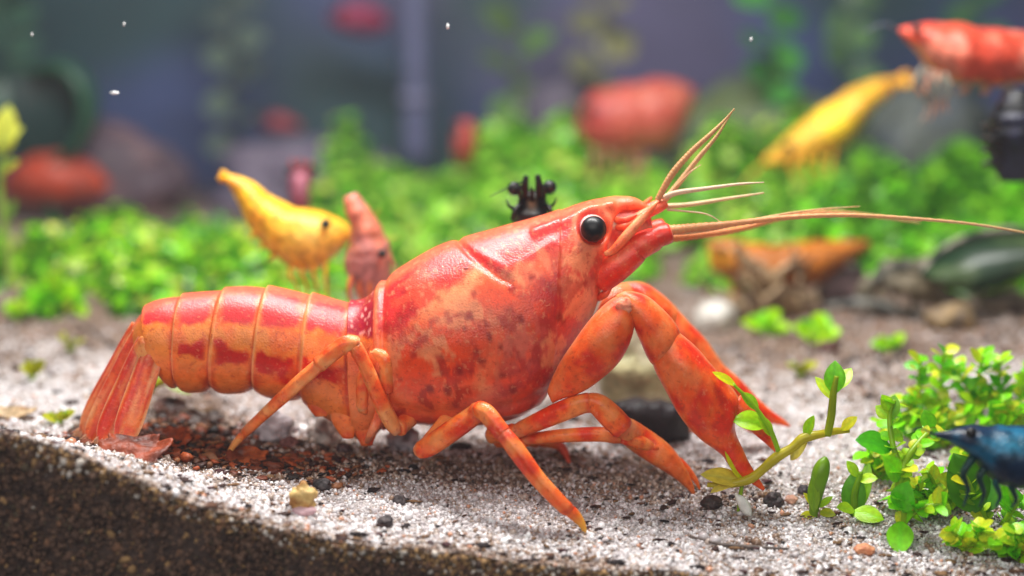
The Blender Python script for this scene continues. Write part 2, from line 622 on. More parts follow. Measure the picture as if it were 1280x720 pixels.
# carapace: widest below the middle, back narrowed to a rounded keel
car = sstep(462, 478, topx)
V[:, 1] *= 1 - 0.10 * car * np.clip(1 - 2 * v, 0, 1)
disp = np.zeros(len(V))
SEG = [181, 227, 280, 334, 388, 438, 470]
for k in range(6):
    a, b = SEG[k], SEG[k + 1]
    t = np.clip((topx - a) / (b - a), 0, 1)
    ins = (topx >= a) & (topx < b)
    disp += np.where(ins, 0.042 * (1 - t) ** 1.5 + 0.006 * np.sin(math.pi * t), 0)
    lobe = np.abs(2 * t - 1) ** 3
    V[:, 2] += np.where(ins & (v > 0.6) & (k < 5), 0.09 * lobe * sstep(0.68, 1.0, v), 0)
disp += np.where(topx < 181, -0.02, 0)
disp += 0.03 * np.exp(-((topx - 474) / 5.0) ** 2) * (topx >= 470) + 0.02 * car * (topx < 700)
disp -= 0.03 * np.exp(-((topx - 483) / 3.5) ** 2)


def polyline_dist(px, py, pts):
    d = np.full(len(px), 1e9)
    for (x0, y0), (x1, y1) in zip(pts[:-1], pts[1:]):
        dx, dy = x1 - x0, y1 - y0
        t = np.clip(((px - x0) * dx + (py - y0) * dy) / (dx * dx + dy * dy), 0, 1)
        d = np.minimum(d, np.hypot(px - x0 - t * dx, py - y0 - t * dy))
    return d


near = V.copy()
near[:, 1] = -np.abs(near[:, 1])
px, py = proj(near)
groove = [(572, 300), (588, 318), (602, 331), (622, 345), (640, 353)]
disp -= 0.046 * np.exp(-(polyline_dist(px, py, groove) / 4) ** 2) * (v < 0.85)
disp += 0.018 * np.exp(-(polyline_dist(px, py, [(606, 324), (632, 338), (655, 330), (690, 305)]) / 6) ** 2)
disp += 0.05 * np.exp(-(polyline_dist(px, py, [(668, 292), (700, 281), (735, 266), (765, 257)]) / 5) ** 2)
orb = np.hypot(px - 742, py - 287)
disp -= 0.10 * sstep(22, 12, orb)
disp += 0.02 * np.exp(-((orb - 23) / 4) ** 2)
low = [(478, 505), (500, 519), (540, 525), (600, 521), (650, 511), (690, 494), (712, 462)]
mrg = polyline_dist(px, py, low)
below = np.interp(px, [q[0] for q in low], [q[1] for q in low])
blw = sstep(-2, 10, py - below) * (topx > 474) * (px < 716)
V[:, 1] *= 1 - 0.30 * blw
disp += 0.035 * np.exp(-(mrg / 4) ** 2) * (topx > 474) - 0.02 * np.exp(-((mrg - 9) / 4) ** 2) * (topx > 474) * (py < below)
nz = vnoise(V, 1.7, 1.0)
disp += 0.018 * nz * (0.4 + car)
V = V + radn * disp[:, None]
near = V.copy()
near[:, 1] = -np.abs(near[:, 1])
px, py = proj(near)
n1 = vnoise(V, 3.0, 2.0)
n2 = vnoise(V, 7.0, 6.0)
n3 = vnoise(V, 18.0, 3.0)
wx, wy = px + 11 * n1 + 5 * n2, py + 10 * vnoise(V, 3.5, 12.0) + 7 * n2 + 3 * n3


def mixc(c, rgb, f):
    f = np.clip(f, 0, 1)[:, None]
    return c * (1 - f) + lin(rgb) * f


c = flat(len(V), (232, 122, 56))
# ----- abdomen pigment and painted plate shadow
ab = topx < 470
dors = np.interp(px, [160, 181, 227, 280, 334, 388, 438, 470], [415, 386, 371, 365, 361, 370, 379, 362])
s1b = np.interp(wx, [160, 181, 227, 280, 334, 388, 438, 470], [405, 406, 408, 403, 407, 417, 420, 426])
s2a = np.interp(wx, [160, 227, 280, 334, 388, 430, 470], [418, 426, 430, 440, 452, 456, 460])
s2b = np.interp(wx, [160, 227, 280, 334, 388, 430, 470], [424, 446, 455, 466, 476, 480, 484])
c = mixc(c, (244, 142, 68), sstep(470, 440, wy) * ab)
c = mixc(c, (236, 108, 48), 0.7 * sstep(0.05, 0.35, n1) * ab)
inseg = np.zeros(len(V))
for k in range(6):
    a_, b_ = SEG[k], SEG[k + 1]
    t = np.clip((topx - a_) / (b_ - a_), 0, 1)
    inseg = np.maximum(inseg, sstep(0.03, 0.10 + .25 * (n1 + .4).clip(0, 1), t) * sstep(0.99, 0.86 - .25 * (n2 + .3).clip(0, 1), t) * ((topx >= a_) & (topx < b_)))
c = mixc(c, (236, 146, 88), .6 * sstep(466, 484, wy) * inseg * ab)
c = mixc(c, (196, 30, 16), sstep(s2a - 3, s2a + 3, wy) * sstep(s2b + 3, s2b - 3, wy) * ab * inseg * (px > 222))
c = mixc(c, (196, 66, 34), 0.85 * sstep(36, 6, np.abs(wy - 482)) * (1 - inseg) * ab)
c = mixc(c, (200, 52, 68), sstep(s1b + 4, s1b - 4, wy) * ab * (0.35 + 0.65 * inseg))
c = mixc(c, (226, 116, 100), 0.75 * sstep(dors + 9, dors + 2, py) * ab)
c = mixc(c, (214, 120, 140), 0.45 * bell(px, py, 225, 388, 40, 9) * ab)
for x0 in SEG[1:6]:
    c = mixc(c, (246, 176, 140), 0.8 * np.exp(-((topx - x0 - 1.2) / 1.2) ** 2))
    c = mixc(c, (170, 40, 26), 0.55 * np.exp(-((topx - x0 + 2.0) / 1.3) ** 2))  # thin shadow line painted beside each plate edge
ring = (topx > 438) & (topx < 470)
c = mixc(c, (158, 28, 62), sstep(428, 418, wy) * ring)
c = mixc(c, (232, 170, 190), sstep(0.28, 0.4, n3) * sstep(428, 418, wy) * ring * 0.8)
c = mixc(c, (234, 136, 92), sstep(424, 436, wy) * ring)
c = mixc(c, (214, 84, 52), 0.8 * sstep(200, 170, topx) * sstep(0.0, 0.3, n1))
# ----- carapace pigment
cp = topx >= 470
k = flat(len(V), (222, 96, 72))
k = mixc(k, (212, 106, 92), sstep(560, 640, wx) * sstep(360, 420, wy))
k = mixc(k, (232, 170, 136), 1.0 * np.exp(-(polyline_dist(wx, wy, [(500, 425), (550, 385), (600, 345), (625, 380), (620, 440), (600, 480)]) / 15) ** 2))
k = mixc(k, (232, 78, 30), bell(wx, wy, 538, 440, 58, 46) * 1.5)
k = mixc(k, (224, 84, 52), bell(wx, wy, 628, 372, 36, 30) * 1.1)
k = mixc(k, (186, 46, 52), bell(wx, wy, 676, 450, 50, 60) * 1.2)
k = mixc(k, (214, 112, 106), bell(wx, wy, 648, 422, 30, 24) * 1.3)
k = mixc(k, (212, 62, 62), bell(wx, wy, 725, 345, 45, 60))
k = mixc(k, (232, 128, 106), bell(wx, wy, 672, 335, 30, 24) * 1.1)
k = mixc(k, (190, 34, 44), bell(wx, wy, 688, 368, 24, 24) * 1.1)
k = mixc(k, (230, 112, 98), bell(wx, wy, 735, 372, 16, 26) * 0.8)
w1 = vnoise(V, 2.2, 31.0) + .5 * vnoise(V, 6.0, 33.0) + .25 * n3
w2 = vnoise(V, 2.8, 41.0) + .5 * vnoise(V, 7.0, 43.0) + .25 * n3
k = mixc(k, (236, 166, 134), .60 * sstep(.12, .30, w1) * sstep(500, 470, py))
k = mixc(k, (232, 76, 30), .55 * sstep(.10, .25, -w1))
k = mixc(k, (170, 30, 34), .60 * sstep(.20, .36, w2))
bord = np.interp(wx, [470, 500, 540, 580, 600, 640, 700, 760], [428, 414, 380, 348, 332, 336, 305, 268])
k = mixc(k, (204, 52, 62), sstep(bord + 6, bord - 6, wy))
k = mixc(k, (150, 22, 36), 0.55 * sstep(0.15, 0.4, w2) * sstep(bord + 6, bord - 6, wy))
k = mixc(k, (226, 96, 78), 0.6 * sstep(0.0, 0.4, w1) * sstep(bord + 6, bord - 6, wy))
dr = np.interp(px, [470, 500, 540, 580, 620, 660, 700, 741, 772, 811], [360, 337, 313, 297, 286, 276, 264, 250, 245, 258])
k = mixc(k, (230, 118, 92), 0.75 * sstep(dr + 14, dr + 3, py + 3 * n2))
k = mixc(k, (236, 130, 104), 0.8 * sstep(735, 765, topx))
k = mixc(k, (232, 122, 78), 0.8 * np.exp(-(polyline_dist(wx, wy, [(474, 430), (480, 490), (510, 515), (560, 520)]) / 14) ** 2))
k = mixc(k, (196, 52, 44), 0.7 * np.exp(-(polyline_dist(px, py, low) / 4) ** 2))
k = mixc(k, (222, 100, 62), sstep(2, 10, py - below) * (px < 716))
k = mixc(k, (238, 140, 118), 0.8 * np.exp(-((topx - 473) / 2.5) ** 2))
k = mixc(k, (236, 142, 124), 0.75 * np.exp(-((orb - 25) / 4) ** 2))
for (sx, sy, sr) in [(587, 398, 5), (612, 421, 4), (603, 451, 5), (596, 438, 4), (560, 488, 5), (537, 486, 5), (640, 361, 5), (664, 347, 4), (625, 436, 3), (580, 413, 3), (606, 405, 3), (650, 398, 5), (575, 462, 4), (628, 470, 4), (641, 487, 4), (700, 398, 5)]:
    k = mixc(k, (140, 24, 20), 0.9 * sstep(sr + 2.5, sr - 1.5, np.hypot(px + 3 * n2 - sx, py + 3 * n1 - sy)))
k = mixc(k, (160, 30, 26), 0.7 * sstep(0.38, 0.48, vnoise(V, 5.5, 20.0)) * sstep(bord, bord + 20, wy))
k = mixc(k, (70, 14, 30), sstep(5, 2, np.hypot((px - 583) * 1.3, py - 336)))
k = mixc(k, (245, 190, 170), 0.30 * sstep(0.36, 0.5, n3) * sstep(bord + 30, bord - 10, wy))
c = np.where(cp[:, None], k, c)
root = thing('crayfish', 'large orange-red crayfish striding over the sand, long feelers held forward', 'crayfish', gpt(560, 0.0))
body = obj('body', V, grid_faces(NR, NM), M_SHELL, root, col=np.clip(c * np.array([1.14, .90, .60]), 0.004, 0.92))


def limb_col(V, base, spot, seed, amt=0.6, pale=None):
    n_ = vnoise(V, 3.2, seed) + 0.5 * vnoise(V, 9, seed + 3)
    c_ = flat(len(V), base)
    c_ = mixc(c_, spot, amt * sstep(0.0, 0.35, n_))
    if pale is not None:
        c_ = mixc(c_, pale, 0.6 * sstep(0.05, 0.4, -n_))
    return np.clip(c_ * np.array([1.12, .96, .56]), 0.004, 0.92)


ORG, RED, PALE = (234, 98, 46), (216, 46, 28), (238, 138, 96)


def seg(name, rows, y, parent, seed, n=40, m=28, base=ORG, spot=RED, pale=PALE, power=1.78, mat=None):
    V_, s_, v_ = loft(stations(rows, y), n, m, power)
    V_ = V_ + .03 * np.column_stack([vnoise(V_, 2.5, seed), .5 * vnoise(V_, 4, seed + 1), vnoise(V_, 2.5, seed + 2)])
    c_ = limb_col(V_, base, spot, seed, 0.9, pale)
    e = np.abs(2 * v_ - 1)
    c_ = c_ * (1 - 0.7 * sstep(0.955, 1.0, e)[:, None]) + lin((244, 162, 120)) * (0.7 * sstep(0.955, 1.0, e)[:, None])  # pale rim light painted along both edges of the segment
    return obj(name, V_, grid_faces(n, m), mat or M_LIMB, parent, col=c_)


# near claw arm
YN = -0.95
claw = seg('claw_arm', [(684, 488, 692, 504, .08, -.72), (700, 458, 722, 492, .17, -.82), (715, 430, 752, 474, .23, -.92), (735, 400, 778, 448, .27, YN), (757, 378, 792, 418, .25, YN), (774, 368, 794, 396, .17, YN), (782, 370, 792, 385, .08, YN)], YN, root, 3.0)
seg('wrist', [(770, 368, 778, 392, .08), (784, 362, 789, 402, .17), (806, 368, 798, 424, .22), (828, 385, 808, 446, .24), (846, 406, 820, 458, .22), (852, 420, 834, 452, .12)], YN, claw, 5.0, spot=(205, 40, 36))
palm = seg('palm', [(836, 404, 815, 444, .12), (848, 413, 817, 456, .20), (866, 430, 827, 478, .27), (887, 452, 846, 514, .29), (908, 475, 873, 546, .27), (923, 496, 893, 562, .22), (920, 518, 902, 569, .17), (921, 542, 909, 578, .13), (931, 566, 919, 590, .09), (945, 590, 937, 602, .05), (957, 609, 954, 612, .015)], YN, claw, 8.0, base=(236, 92, 36), n=60)
seg('finger', [(926, 494, 908, 514, .10), (938, 506, 920, 524, .12), (951, 522, 937, 538, .10), (962, 542, 953, 551, .06), (970, 564, 968, 566, .015)], YN + .03, palm, 9.0)
jt, jf = lump(at(779, 383, YN - 0.16), (0.10, 0.05, 0.10), 0.3, seed=2)  # highlight on the joint, painted as a pale pink lump
obj('wrist_joint_highlight', jt, jf, M_LIMB, claw, col=limb_col(jt, (232, 150, 150), (226, 110, 96), 2.2))
# far claw arm
YF = 0.75
farc = seg('claw_arm', [(742, 400, 758, 420, .10, .5), (752, 375, 772, 405, .18, .6), (768, 356, 785, 392, .20, .7), (788, 352, 800, 390, .15, .75)], YF, root, 13.0)
seg('wrist', [(782, 352, 782, 388, .10), (802, 352, 798, 398, .20), (826, 365, 812, 412, .22), (845, 384, 826, 426, .18), (852, 396, 840, 425, .08)], YF, farc, 15.0, spot=(205, 40, 36))
fpalm = seg('palm', [(843, 380, 828, 415, .10), (858, 396, 838, 436, .19), (880, 424, 852, 470, .22), (905, 455, 880, 500, .20), (930, 480, 908, 518, .16), (955, 503, 938, 527, .10), (974, 520, 964, 530, .06), (988, 533, 986, 535, .015)], YF, farc, 18.0, n=50)
seg('finger', [(925, 496, 908, 516, .08), (942, 515, 928, 535, .07), (958, 534, 950, 546, .05), (972, 553, 970, 556, .012)], YF - .1, fpalm, 19.0)


def leg(segs, seed, tipcol=(236, 166, 54), base=(234, 112, 56), spot=(216, 50, 24), pale=(244, 160, 112), pincer=None):
    """a jointed leg: each segment is narrow at its root and flares towards the next joint"""
    first = None
    for i, rows in enumerate(segs):
        n, m = 44, 18
        V_, F_, t_ = pxtube(rows, n, m)
        P_ = V_.reshape(n, m, 3)
        ctr_ = P_.mean(1, keepdims=True)
        tt = np.linspace(0, 1, n)
        ff = (1 - .28 * np.exp(-(tt / .05) ** 2)) * (1 + .10 * np.exp(-((tt - .90) / .07) ** 2))
        if i == len(segs) - 1:
            ff = 1 - .2 * np.exp(-(tt / .08) ** 2)
        th_ = np.linspace(0, 2 * math.pi, m, endpoint=False)
        P_ = ctr_ + (P_ - ctr_) * ff[:, None, None] * (1 + .10 * np.cos(2 * th_ + seed) + .05 * np.cos(5 * th_))[None, :, None]
        V_ = P_.reshape(-1, 3)
        c_ = limb_col(V_, base, spot, seed + i, 0.9, pale)
        c_ = mixc(c_, (246, 178, 134), .75 * np.exp(-(t_ / .07) ** 2))
        c_ = mixc(c_, spot, .5 * np.exp(-((t_ - .9) / .08) ** 2) * (i < len(segs) - 1))
        if i == len(segs) - 1:
            c_ = mixc(c_, tipcol, sstep(.15, .7, t_))
        o_ = obj('walking_leg' if i == 0 else 'leg_segment', V_, F_, M_LIMB, root if i == 0 else first, col=np.clip(c_, .004, .92))
        first = first or o_
    if pincer:
        V2, F2, t2 = pxtube(pincer, 24, 12)
        obj('pincer_tip', V2, F2, M_LIMB, first, col=limb_col(V2, base, spot, seed + 9))
    return first


def foot(px, y):
    g = gpt(px, y)
    return g


def to_px(p):
    a_, b_ = proj(np.array([p]))
    return float(a_[0]), float(b_[0])


def foot_row(px, py, r, dy=0.0, sink=0.02):
    """a tube row whose point rests on the sand where the photo shows the foot"""
    g = on_ground(px, py)
    q = to_px(g - Vector((0, 0, sink)))
    return (q[0], q[1], g.y, r)


f1 = foot_row(733, 668, 0.014)
q = f1[2]
leg([[(565, 520, -.5, .11), (542, 548, -.75, .11), (527, 563, -.88, .09)],
     [(520, 564, -.88, .085), (535, 559, -.97, .115), (566, 538, -1.1, .118), (590, 521, q * .68, .11), (602, 512, q * .74, .095)],
     [(594, 511, q * .72, .085), (607, 516, q * .8, .11), (622, 533, q * .86, .105), (630, 543, q * .88, .09)],
     [(624, 535, q * .87, .085), (645, 562, q * .93, .105), (672, 598, q * .97, .095), (700, 628, q, .088), (712, 639, q, .07)],
     [(706, 634, q, .068), (717, 643, q, .066), (727, 655, q, .042), f1]], 31.0)
f2 = foot_row(868, 617, 0.016)
leg([[(610, 545, -.35, .10), (645, 541, -.55, .10)],
     [(638, 543, -.52, .085), (690, 520, -.75, .115), (722, 507, -.85, .118), (740, 503, -.88, .10)],
     [(730, 502, -.86, .095), (748, 507, -.88, .13), (768, 526, -.88, .145), (780, 538, -.88, .12)],
     [(770, 526, -.88, .12), (795, 546, f2[2], .155), (825, 567, f2[2], .15), (846, 586, f2[2], .105), (860, 604, f2[2], .055), f2]], 37.0, tipcol=(232, 112, 48),
    pincer=[(832, 566, f2[2] + .03, .06), (852, 580, f2[2] + .03, .055), (868, 598, f2[2] + .03, .035), (875, 612, f2[2] + .03, .012)])
leg([[(620, 552, -.2, .09), (660, 550, -.45, .09)], [(652, 550, -.43, .075), (700, 545, -.6, .09), (745, 543, -.64, .10), (775, 545, -.62, .10)],
     [(766, 543, -.62, .085), (795, 551, -.6, .10), (815, 558, -.55, .07)], [(810, 556, -.55, .06), (824, 563, -.5, .045), foot_row(838, 580, .012)]], 41.0, tipcol=(225, 96, 48))
f4 = foot_row(279, 578, 0.012)
LG = dict(base=(238, 132, 84), spot=(226, 84, 44), pale=(248, 178, 140))
leg([[(515, 520, -.45, .10), (497, 535, -.74, .10)], [(496, 540, -.74, .095), (478, 506, -.90, .105), (460, 464, -.98, .09), (444, 432, -1.0, .085)],
     [(450, 429, -1.0, .075), (432, 430, -1.02, .095), (408, 448, -.96, .095), (398, 457, -.93, .085)],
     [(405, 451, -.95, .078), (370, 482, -.8, .085), (335, 514, -.6, .07), (305, 542, -.42, .055)], [(309, 538, -.44, .052), (292, 557, f4[2], .04), f4]], 43.0, tipcol=(240, 160, 84), **LG)
leg([[(640, 545, .2, .09), (672, 552, .3, .09)], [(668, 551, .3, .075), (700, 558, .35, .07), foot_row(714, 582, .015)]], 47.0, tipcol=(220, 80, 50))
leg([[(472, 525, -.3, .10), (452, 506, -.60, .09)], [(452, 512, -.6, .085), (455, 475, -.72, .09), (470, 442, -.80, .075)], [(466, 440, -.8, .07), (482, 452, -.85, .095), (482, 490, -.82, .085)],
     [(483, 482, -.82, .075), (473, 522, -.72, .07), (462, 545, -.66, .045), foot_row(455, 562, .015)]], 49.0, tipcol=(236, 140, 96), **LG)
# swimmerets under the abdomen
for i, (a0, b0, a1, b1, y0) in enumerate([(425, 505, 436, 548, -.45), (395, 490, 402, 520, -.42), (452, 515, 458, 556, -.40)]):
    rows = [(a0 - 10, b0, a0 + 10, b0, .05), ((a0 + a1) / 2 - 15, (b0 + b1) / 2, (a0 + a1) / 2 + 15, (b0 + b1) / 2, .06), (a1 - 7, b1, a1 + 7, b1, .03)]
    seg('swimmeret', rows, y0, root, 60.0 + i, 14, 14, base=(228, 118, 66), spot=(214, 80, 44))
# tail fan: telson and uropods, folded down onto the sand
fan = thing_fan = None
FAN = [  # hinge, tip, half width px, y at hinge, y at tip
    ('tail_blade', (176, 408), (104, 545), 15, -.02, .0, .06), ('tail_blade', (178, 418), (112, 553), 16, -.22, -.35, .06), ('tail_blade', (186, 426), (128, 556), 17, -.36, -.60, .06),
    ('tail_blade', (192, 436), (152, 556), 17, -.44, -.80, .06), ('tail_blade', (186, 420), (128, 548), 16, .30, .45, .05)]
for i, (nm, hinge, tip, hw, y0, y1, tk) in enumerate(FAN):
    tk *= .6
    rows = []
    h, t = np.array(hinge, float), np.array(tip, float)
    ax = (t - h) / np.linalg.norm(t - h)
    pr = np.array([ax[1], -ax[0]])
    for f, wd in [(0, .85), (.15, .95), (.4, 1.0), (.65, 1.05), (.85, .95), (.96, .6), (1.0, .15)]:
        q = h + (t - h) * f
        rows.append((*(q - pr * hw * wd), *(q + pr * hw * wd), tk * (1 - .6 * f), y0 + (y1 - y0) * f))
    V_, s_, v_ = loft(stations(rows), 40, 24, 2.4)
    f_ = s_ / 6.0
    e_ = np.abs(2 * v_ - 1)
    rid = np.exp(-((v_ - .5) / .10) ** 2) + .6 * np.exp(-((v_ - .24) / .05) ** 2) + .6 * np.exp(-((v_ - .76) / .05) ** 2)
    V_[:, 1] -= 0.018 * rid * np.sign(V_[:, 1] * 0 + 1) * (f_ > .05) * (f_ < .95)
    c_ = limb_col(V_, (230, 104, 54), (212, 52, 30), 70 + i, 0.7, (236, 140, 100))
    st_ = np.array([mnoise.noise(Vector((a_ * 6 + i * 7 + b_ * .8, b_ * 2.4, i * 3.1))) for a_, b_ in zip(v_, f_)])
    c_ = mixc(c_, (206, 40, 24), .85 * sstep(.02, .28, st_) * sstep(.02, .2, f_))
    c_ = mixc(c_, (246, 168, 112), .7 * sstep(.05, .35, -st_))
    V_[:, 1] -= .04 * st_ * (f_ > .05)
    V_[:, 2] += .10 * np.array([mnoise.noise(Vector((a_ * 7 + i, 3.3, i * 2.0))) for a_ in v_]) * sstep(.7, 1., f_)
    c_ = mixc(c_, (242, 178, 140), 0.6 * sstep(.88, 1.0, e_))
    c_ = mixc(c_, (232, 150, 130), 0.7 * sstep(.85, .98, f_))
    tb = obj('tail_blade', V_, grid_faces(40, 24), M_LIMB, root, col=np.clip(c_, .004, .92))
    hv, hf, k0 = [], [], 0
    pick = np.where((f_ > .80) & (e_ > .80) | (f_ > .985))[0]
    for q_ in pick[::2]:
        b0_ = V_[q_]
        d_ = np.array([ax[0] + .5 * (rng.random() - .5), .5 * (rng.random() - .5), -ax[1]]) + (.5 * np.sign(v_[q_] - .5)) * np.array([pr[0], 0, -pr[1]]) * (f_[q_] < .97)
        d_ = d_ / np.linalg.norm(d_) * rng.uniform(.07, .15)
        h1, h2, _t = tube([b0_ - d_ * .2, b0_ + d_ * .5 + np.array([0, 0, -.01]), b0_ + d_], [.010, .007, .002], 4, 4)
        hv.append(h1)
        hf += [[z_ + k0 for z_ in fc] for fc in h2]
        k0 += len(h1)
    hv = np.vstack(hv)
    obj('fringe', hv, hf, M_HAIR, tb, col=flat(len(hv), (240, 176, 136)))['kind'] = 'stuff'
V_, F_ = lump(at(182, 436, -.46), (.13, .06, .15), .25, seed=4)
obj('tail_hinge', V_, F_, M_LIMB, root, col=limb_col(V_, (238, 160, 116), (232, 110, 70), 4.4))

# head: eyes, feeler bases, scales, feelers
for sgn in (-1, 1):
    ey = sgn * 0.52
    e0 = at(742, 286, -0.52)
    cen_ = Vector((e0.x, ey, e0.z))
    V_, F_ = ICO3
    V_ = V_ * 0.158 + np.array(cen_)
    eye = obj('eye', V_, F_, M_EYE, root, col=flat(len(V_), (10, 10, 14)))
    P0 = [Vector((e0.x - .02, sgn * .15, e0.z - .02)), Vector((e0.x - .01, sgn * .36, e0.z - .01)), Vector((e0.x, sgn * .47, e0.z))]
    V_, F_, t_ = tube(P0, [.15, .175, .15], 12, 20)
    obj('eye_stalk', V_, F_, M_LIMB, eye, col=flat(len(V_), (236, 186, 180)))
    # thick red base of the long feeler, in three steps
    def hp(px_, py_, yy):
        q = at(px_, py_, -abs(yy))
        return Vector((q.x, sgn * abs(yy), q.z))
    rows = [((748, 352), .30, .17), ((768, 336), .36, .185), ((790, 318), .38, .17), ((795, 313), .38, .155), ((803, 306), .38, .165), ((818, 299), .36, .15), ((822, 297), .36, .13), ((828, 294), .35, .135), ((837, 291), .34, .125), ((840, 290), .34, .08)]
    V_, F_, t_ = tube([hp(*r[0], r[1]) for r in rows], [r[2] for r in rows], 50, 20)
    c_ = limb_col(V_, (214, 62, 52), (206, 40, 34), 80.0 + sgn, .6, (230, 110, 92))
    c_ = mixc(c_, (240, 150, 125), .7 * sstep(.93, 1.0, t_))
    fb = obj('feeler_base', V_, F_, M_SHELL, root, col=np.clip(c_, .004, .92))
    rows = [((756, 318), .44, .03), ((768, 312), .46, .055), ((785, 293), .47, .065), ((802, 274), .45, .055), ((816, 259), .42, .035), ((822, 252), .40, .012)]
    V_, F_, t_ = tube([hp(*r[0], r[1]) for r in rows], [r[2] for r in rows], 30, 12)
    obj('feeler_scale', V_, F_, M_LIMB, root, col=limb_col(V_, (236, 124, 98), (226, 84, 62), 90.0 + sgn, .5, (244, 178, 156)))
    rows = [((770, 292), .14, .07), ((785, 283), .15, .075), ((800, 272), .16, .075), ((812, 265), .17, .07), ((826, 258), .18, .065), ((834, 254), .18, .04)]
    V_, F_, t_ = tube([hp(*r[0], r[1]) for r in rows], [r[2] for r in rows], 30, 12)
    obj('feeler_base', V_, F_, M_LIMB, root, col=limb_col(V_, (228, 104, 88), (210, 58, 52), 95.0 + sgn, .6, (240, 160, 140)))


# pale tissue and small mouthparts between the beak and the feeler bases
V_, s_, v_ = loft(stations([(750, 262, 752, 345, .34), (764, 258, 768, 332, .28), (780, 259, 786, 318, .22), (796, 261, 802, 304, .16), (812, 262, 816, 290, .08)], 0.0), 40, 28)
nf = vnoise(V_, 4.0, 3.0) + .5 * vnoise(V_, 10.0, 5.0)
c_ = mixc(flat(len(V_), (206, 150, 124)), (206, 66, 50), sstep(-.05, .25, nf))
obj('face', V_ + .03 * nf[:, None] * np.array([0, 1, .6]), grid_faces(40, 28), M_LIMB, root, col=np.clip(c_, .004, .9))
for i, (a0, b0, a1, b1, yy) in enumerate([(758, 345, 790, 326, -.30), (752, 356, 778, 344, -.34), (770, 276, 796, 268, -.30), (772, 284, 792, 276, -.32), (748, 372, 766, 356, -.36)]):
    V_, F_, t_ = pxtube([(a0, b0, yy + .1, .05), ((a0 + a1) / 2, (b0 + b1) / 2 + 3, yy, .045), (a1, b1, yy, .015)], 16, 10)
    obj('mouthpart', V_, F_, M_LIMB, root, col=limb_col(V_, (226, 96, 76), (206, 50, 40), 200.0 + i, .6, (242, 170, 140)))


def feeler(rows, rgb, n=120, m=8, tip=None, mat=None):
    V_, F_, t_ = pxtube(rows, n, m)
    R_ = catmull(np.array([[r[3]] for r in rows]), n)[:, 0]
    # fine rings along the feeler
    P_ = V_.reshape(n, m, 3)
    ctr = P_.mean(1, keepdims=True)
    P_ = ctr + (P_ - ctr) * (1 + 0.10 * np.sin(np.arange(n) * 2.1))[:, None, None]
    c_ = flat(len(V_), rgb)
    if tip:
        c_ = mixc(c_, tip, sstep(.35, 1, t_))
    return obj('feeler', P_.reshape(-1, 3), F_, mat or M_HAIR, root, col=c_)


feeler([(836, 288, -.34, .066), (870, 284, -.32, .050), (920, 279, -.30, .038), (980, 272, -.25, .032), (1060, 269, -.2, .027), (1150, 274, -.1, .022), (1230, 282, 0, .016), (1330, 300, .1, .012)], (236, 168, 112), tip=(228, 190, 140))
feeler([(838, 297, .34, .060), (880, 293, .40, .046), (930, 285, .55, .038), (985, 270, .8, .042), (1040, 266, 1.0, .034), (1090, 270, 1.3, .024), (1150, 278, 1.6, .014)], (232, 150, 92), tip=(226, 180, 130))
feeler([(822, 250, -.18, .040), (840, 218, -.22, .042), (864, 190, -.25, .036), (888, 168, -.3, .028), (906, 150, -.32, .016), (918, 136, -.34, .008)], (226, 168, 112), tip=(216, 176, 120))
feeler([(830, 252, .10, .038), (854, 222, .05, .036), (876, 194, 0, .03), (896, 170, -.05, .02), (914, 142, -.1, .006)], (232, 184, 134), tip=(220, 180, 120))
feeler([(828, 248, -.10, .040), (846, 241, -.15, .034), (880, 236, -.2, .026), (925, 230, -.3, .016), (955, 228, -.35, .006)], (232, 206, 176))
feeler([(832, 258, .18, .036), (860, 256, .15, .030), (905, 249, .1, .022), (955, 241, 0, .010)], (230, 202, 160))
feeler([(836, 291, -.30, .030), (866, 290, -.30, .022), (905, 284, -.2, .018), (960, 271, -.1, .014), (1020, 262, .1, .010), (1075, 258, .2, .005)], (238, 190, 140))
feeler([(834, 262, -.15, .016), (856, 264, -.2, .012), (884, 268, -.3, .008), (905, 280, -.3, .004)], (236, 206, 172))
feeler([(826, 254, .02, .018), (842, 236, 0, .014), (862, 216, -.1, .010), (876, 206, -.1, .005)], (236, 196, 150))
#@@PART3

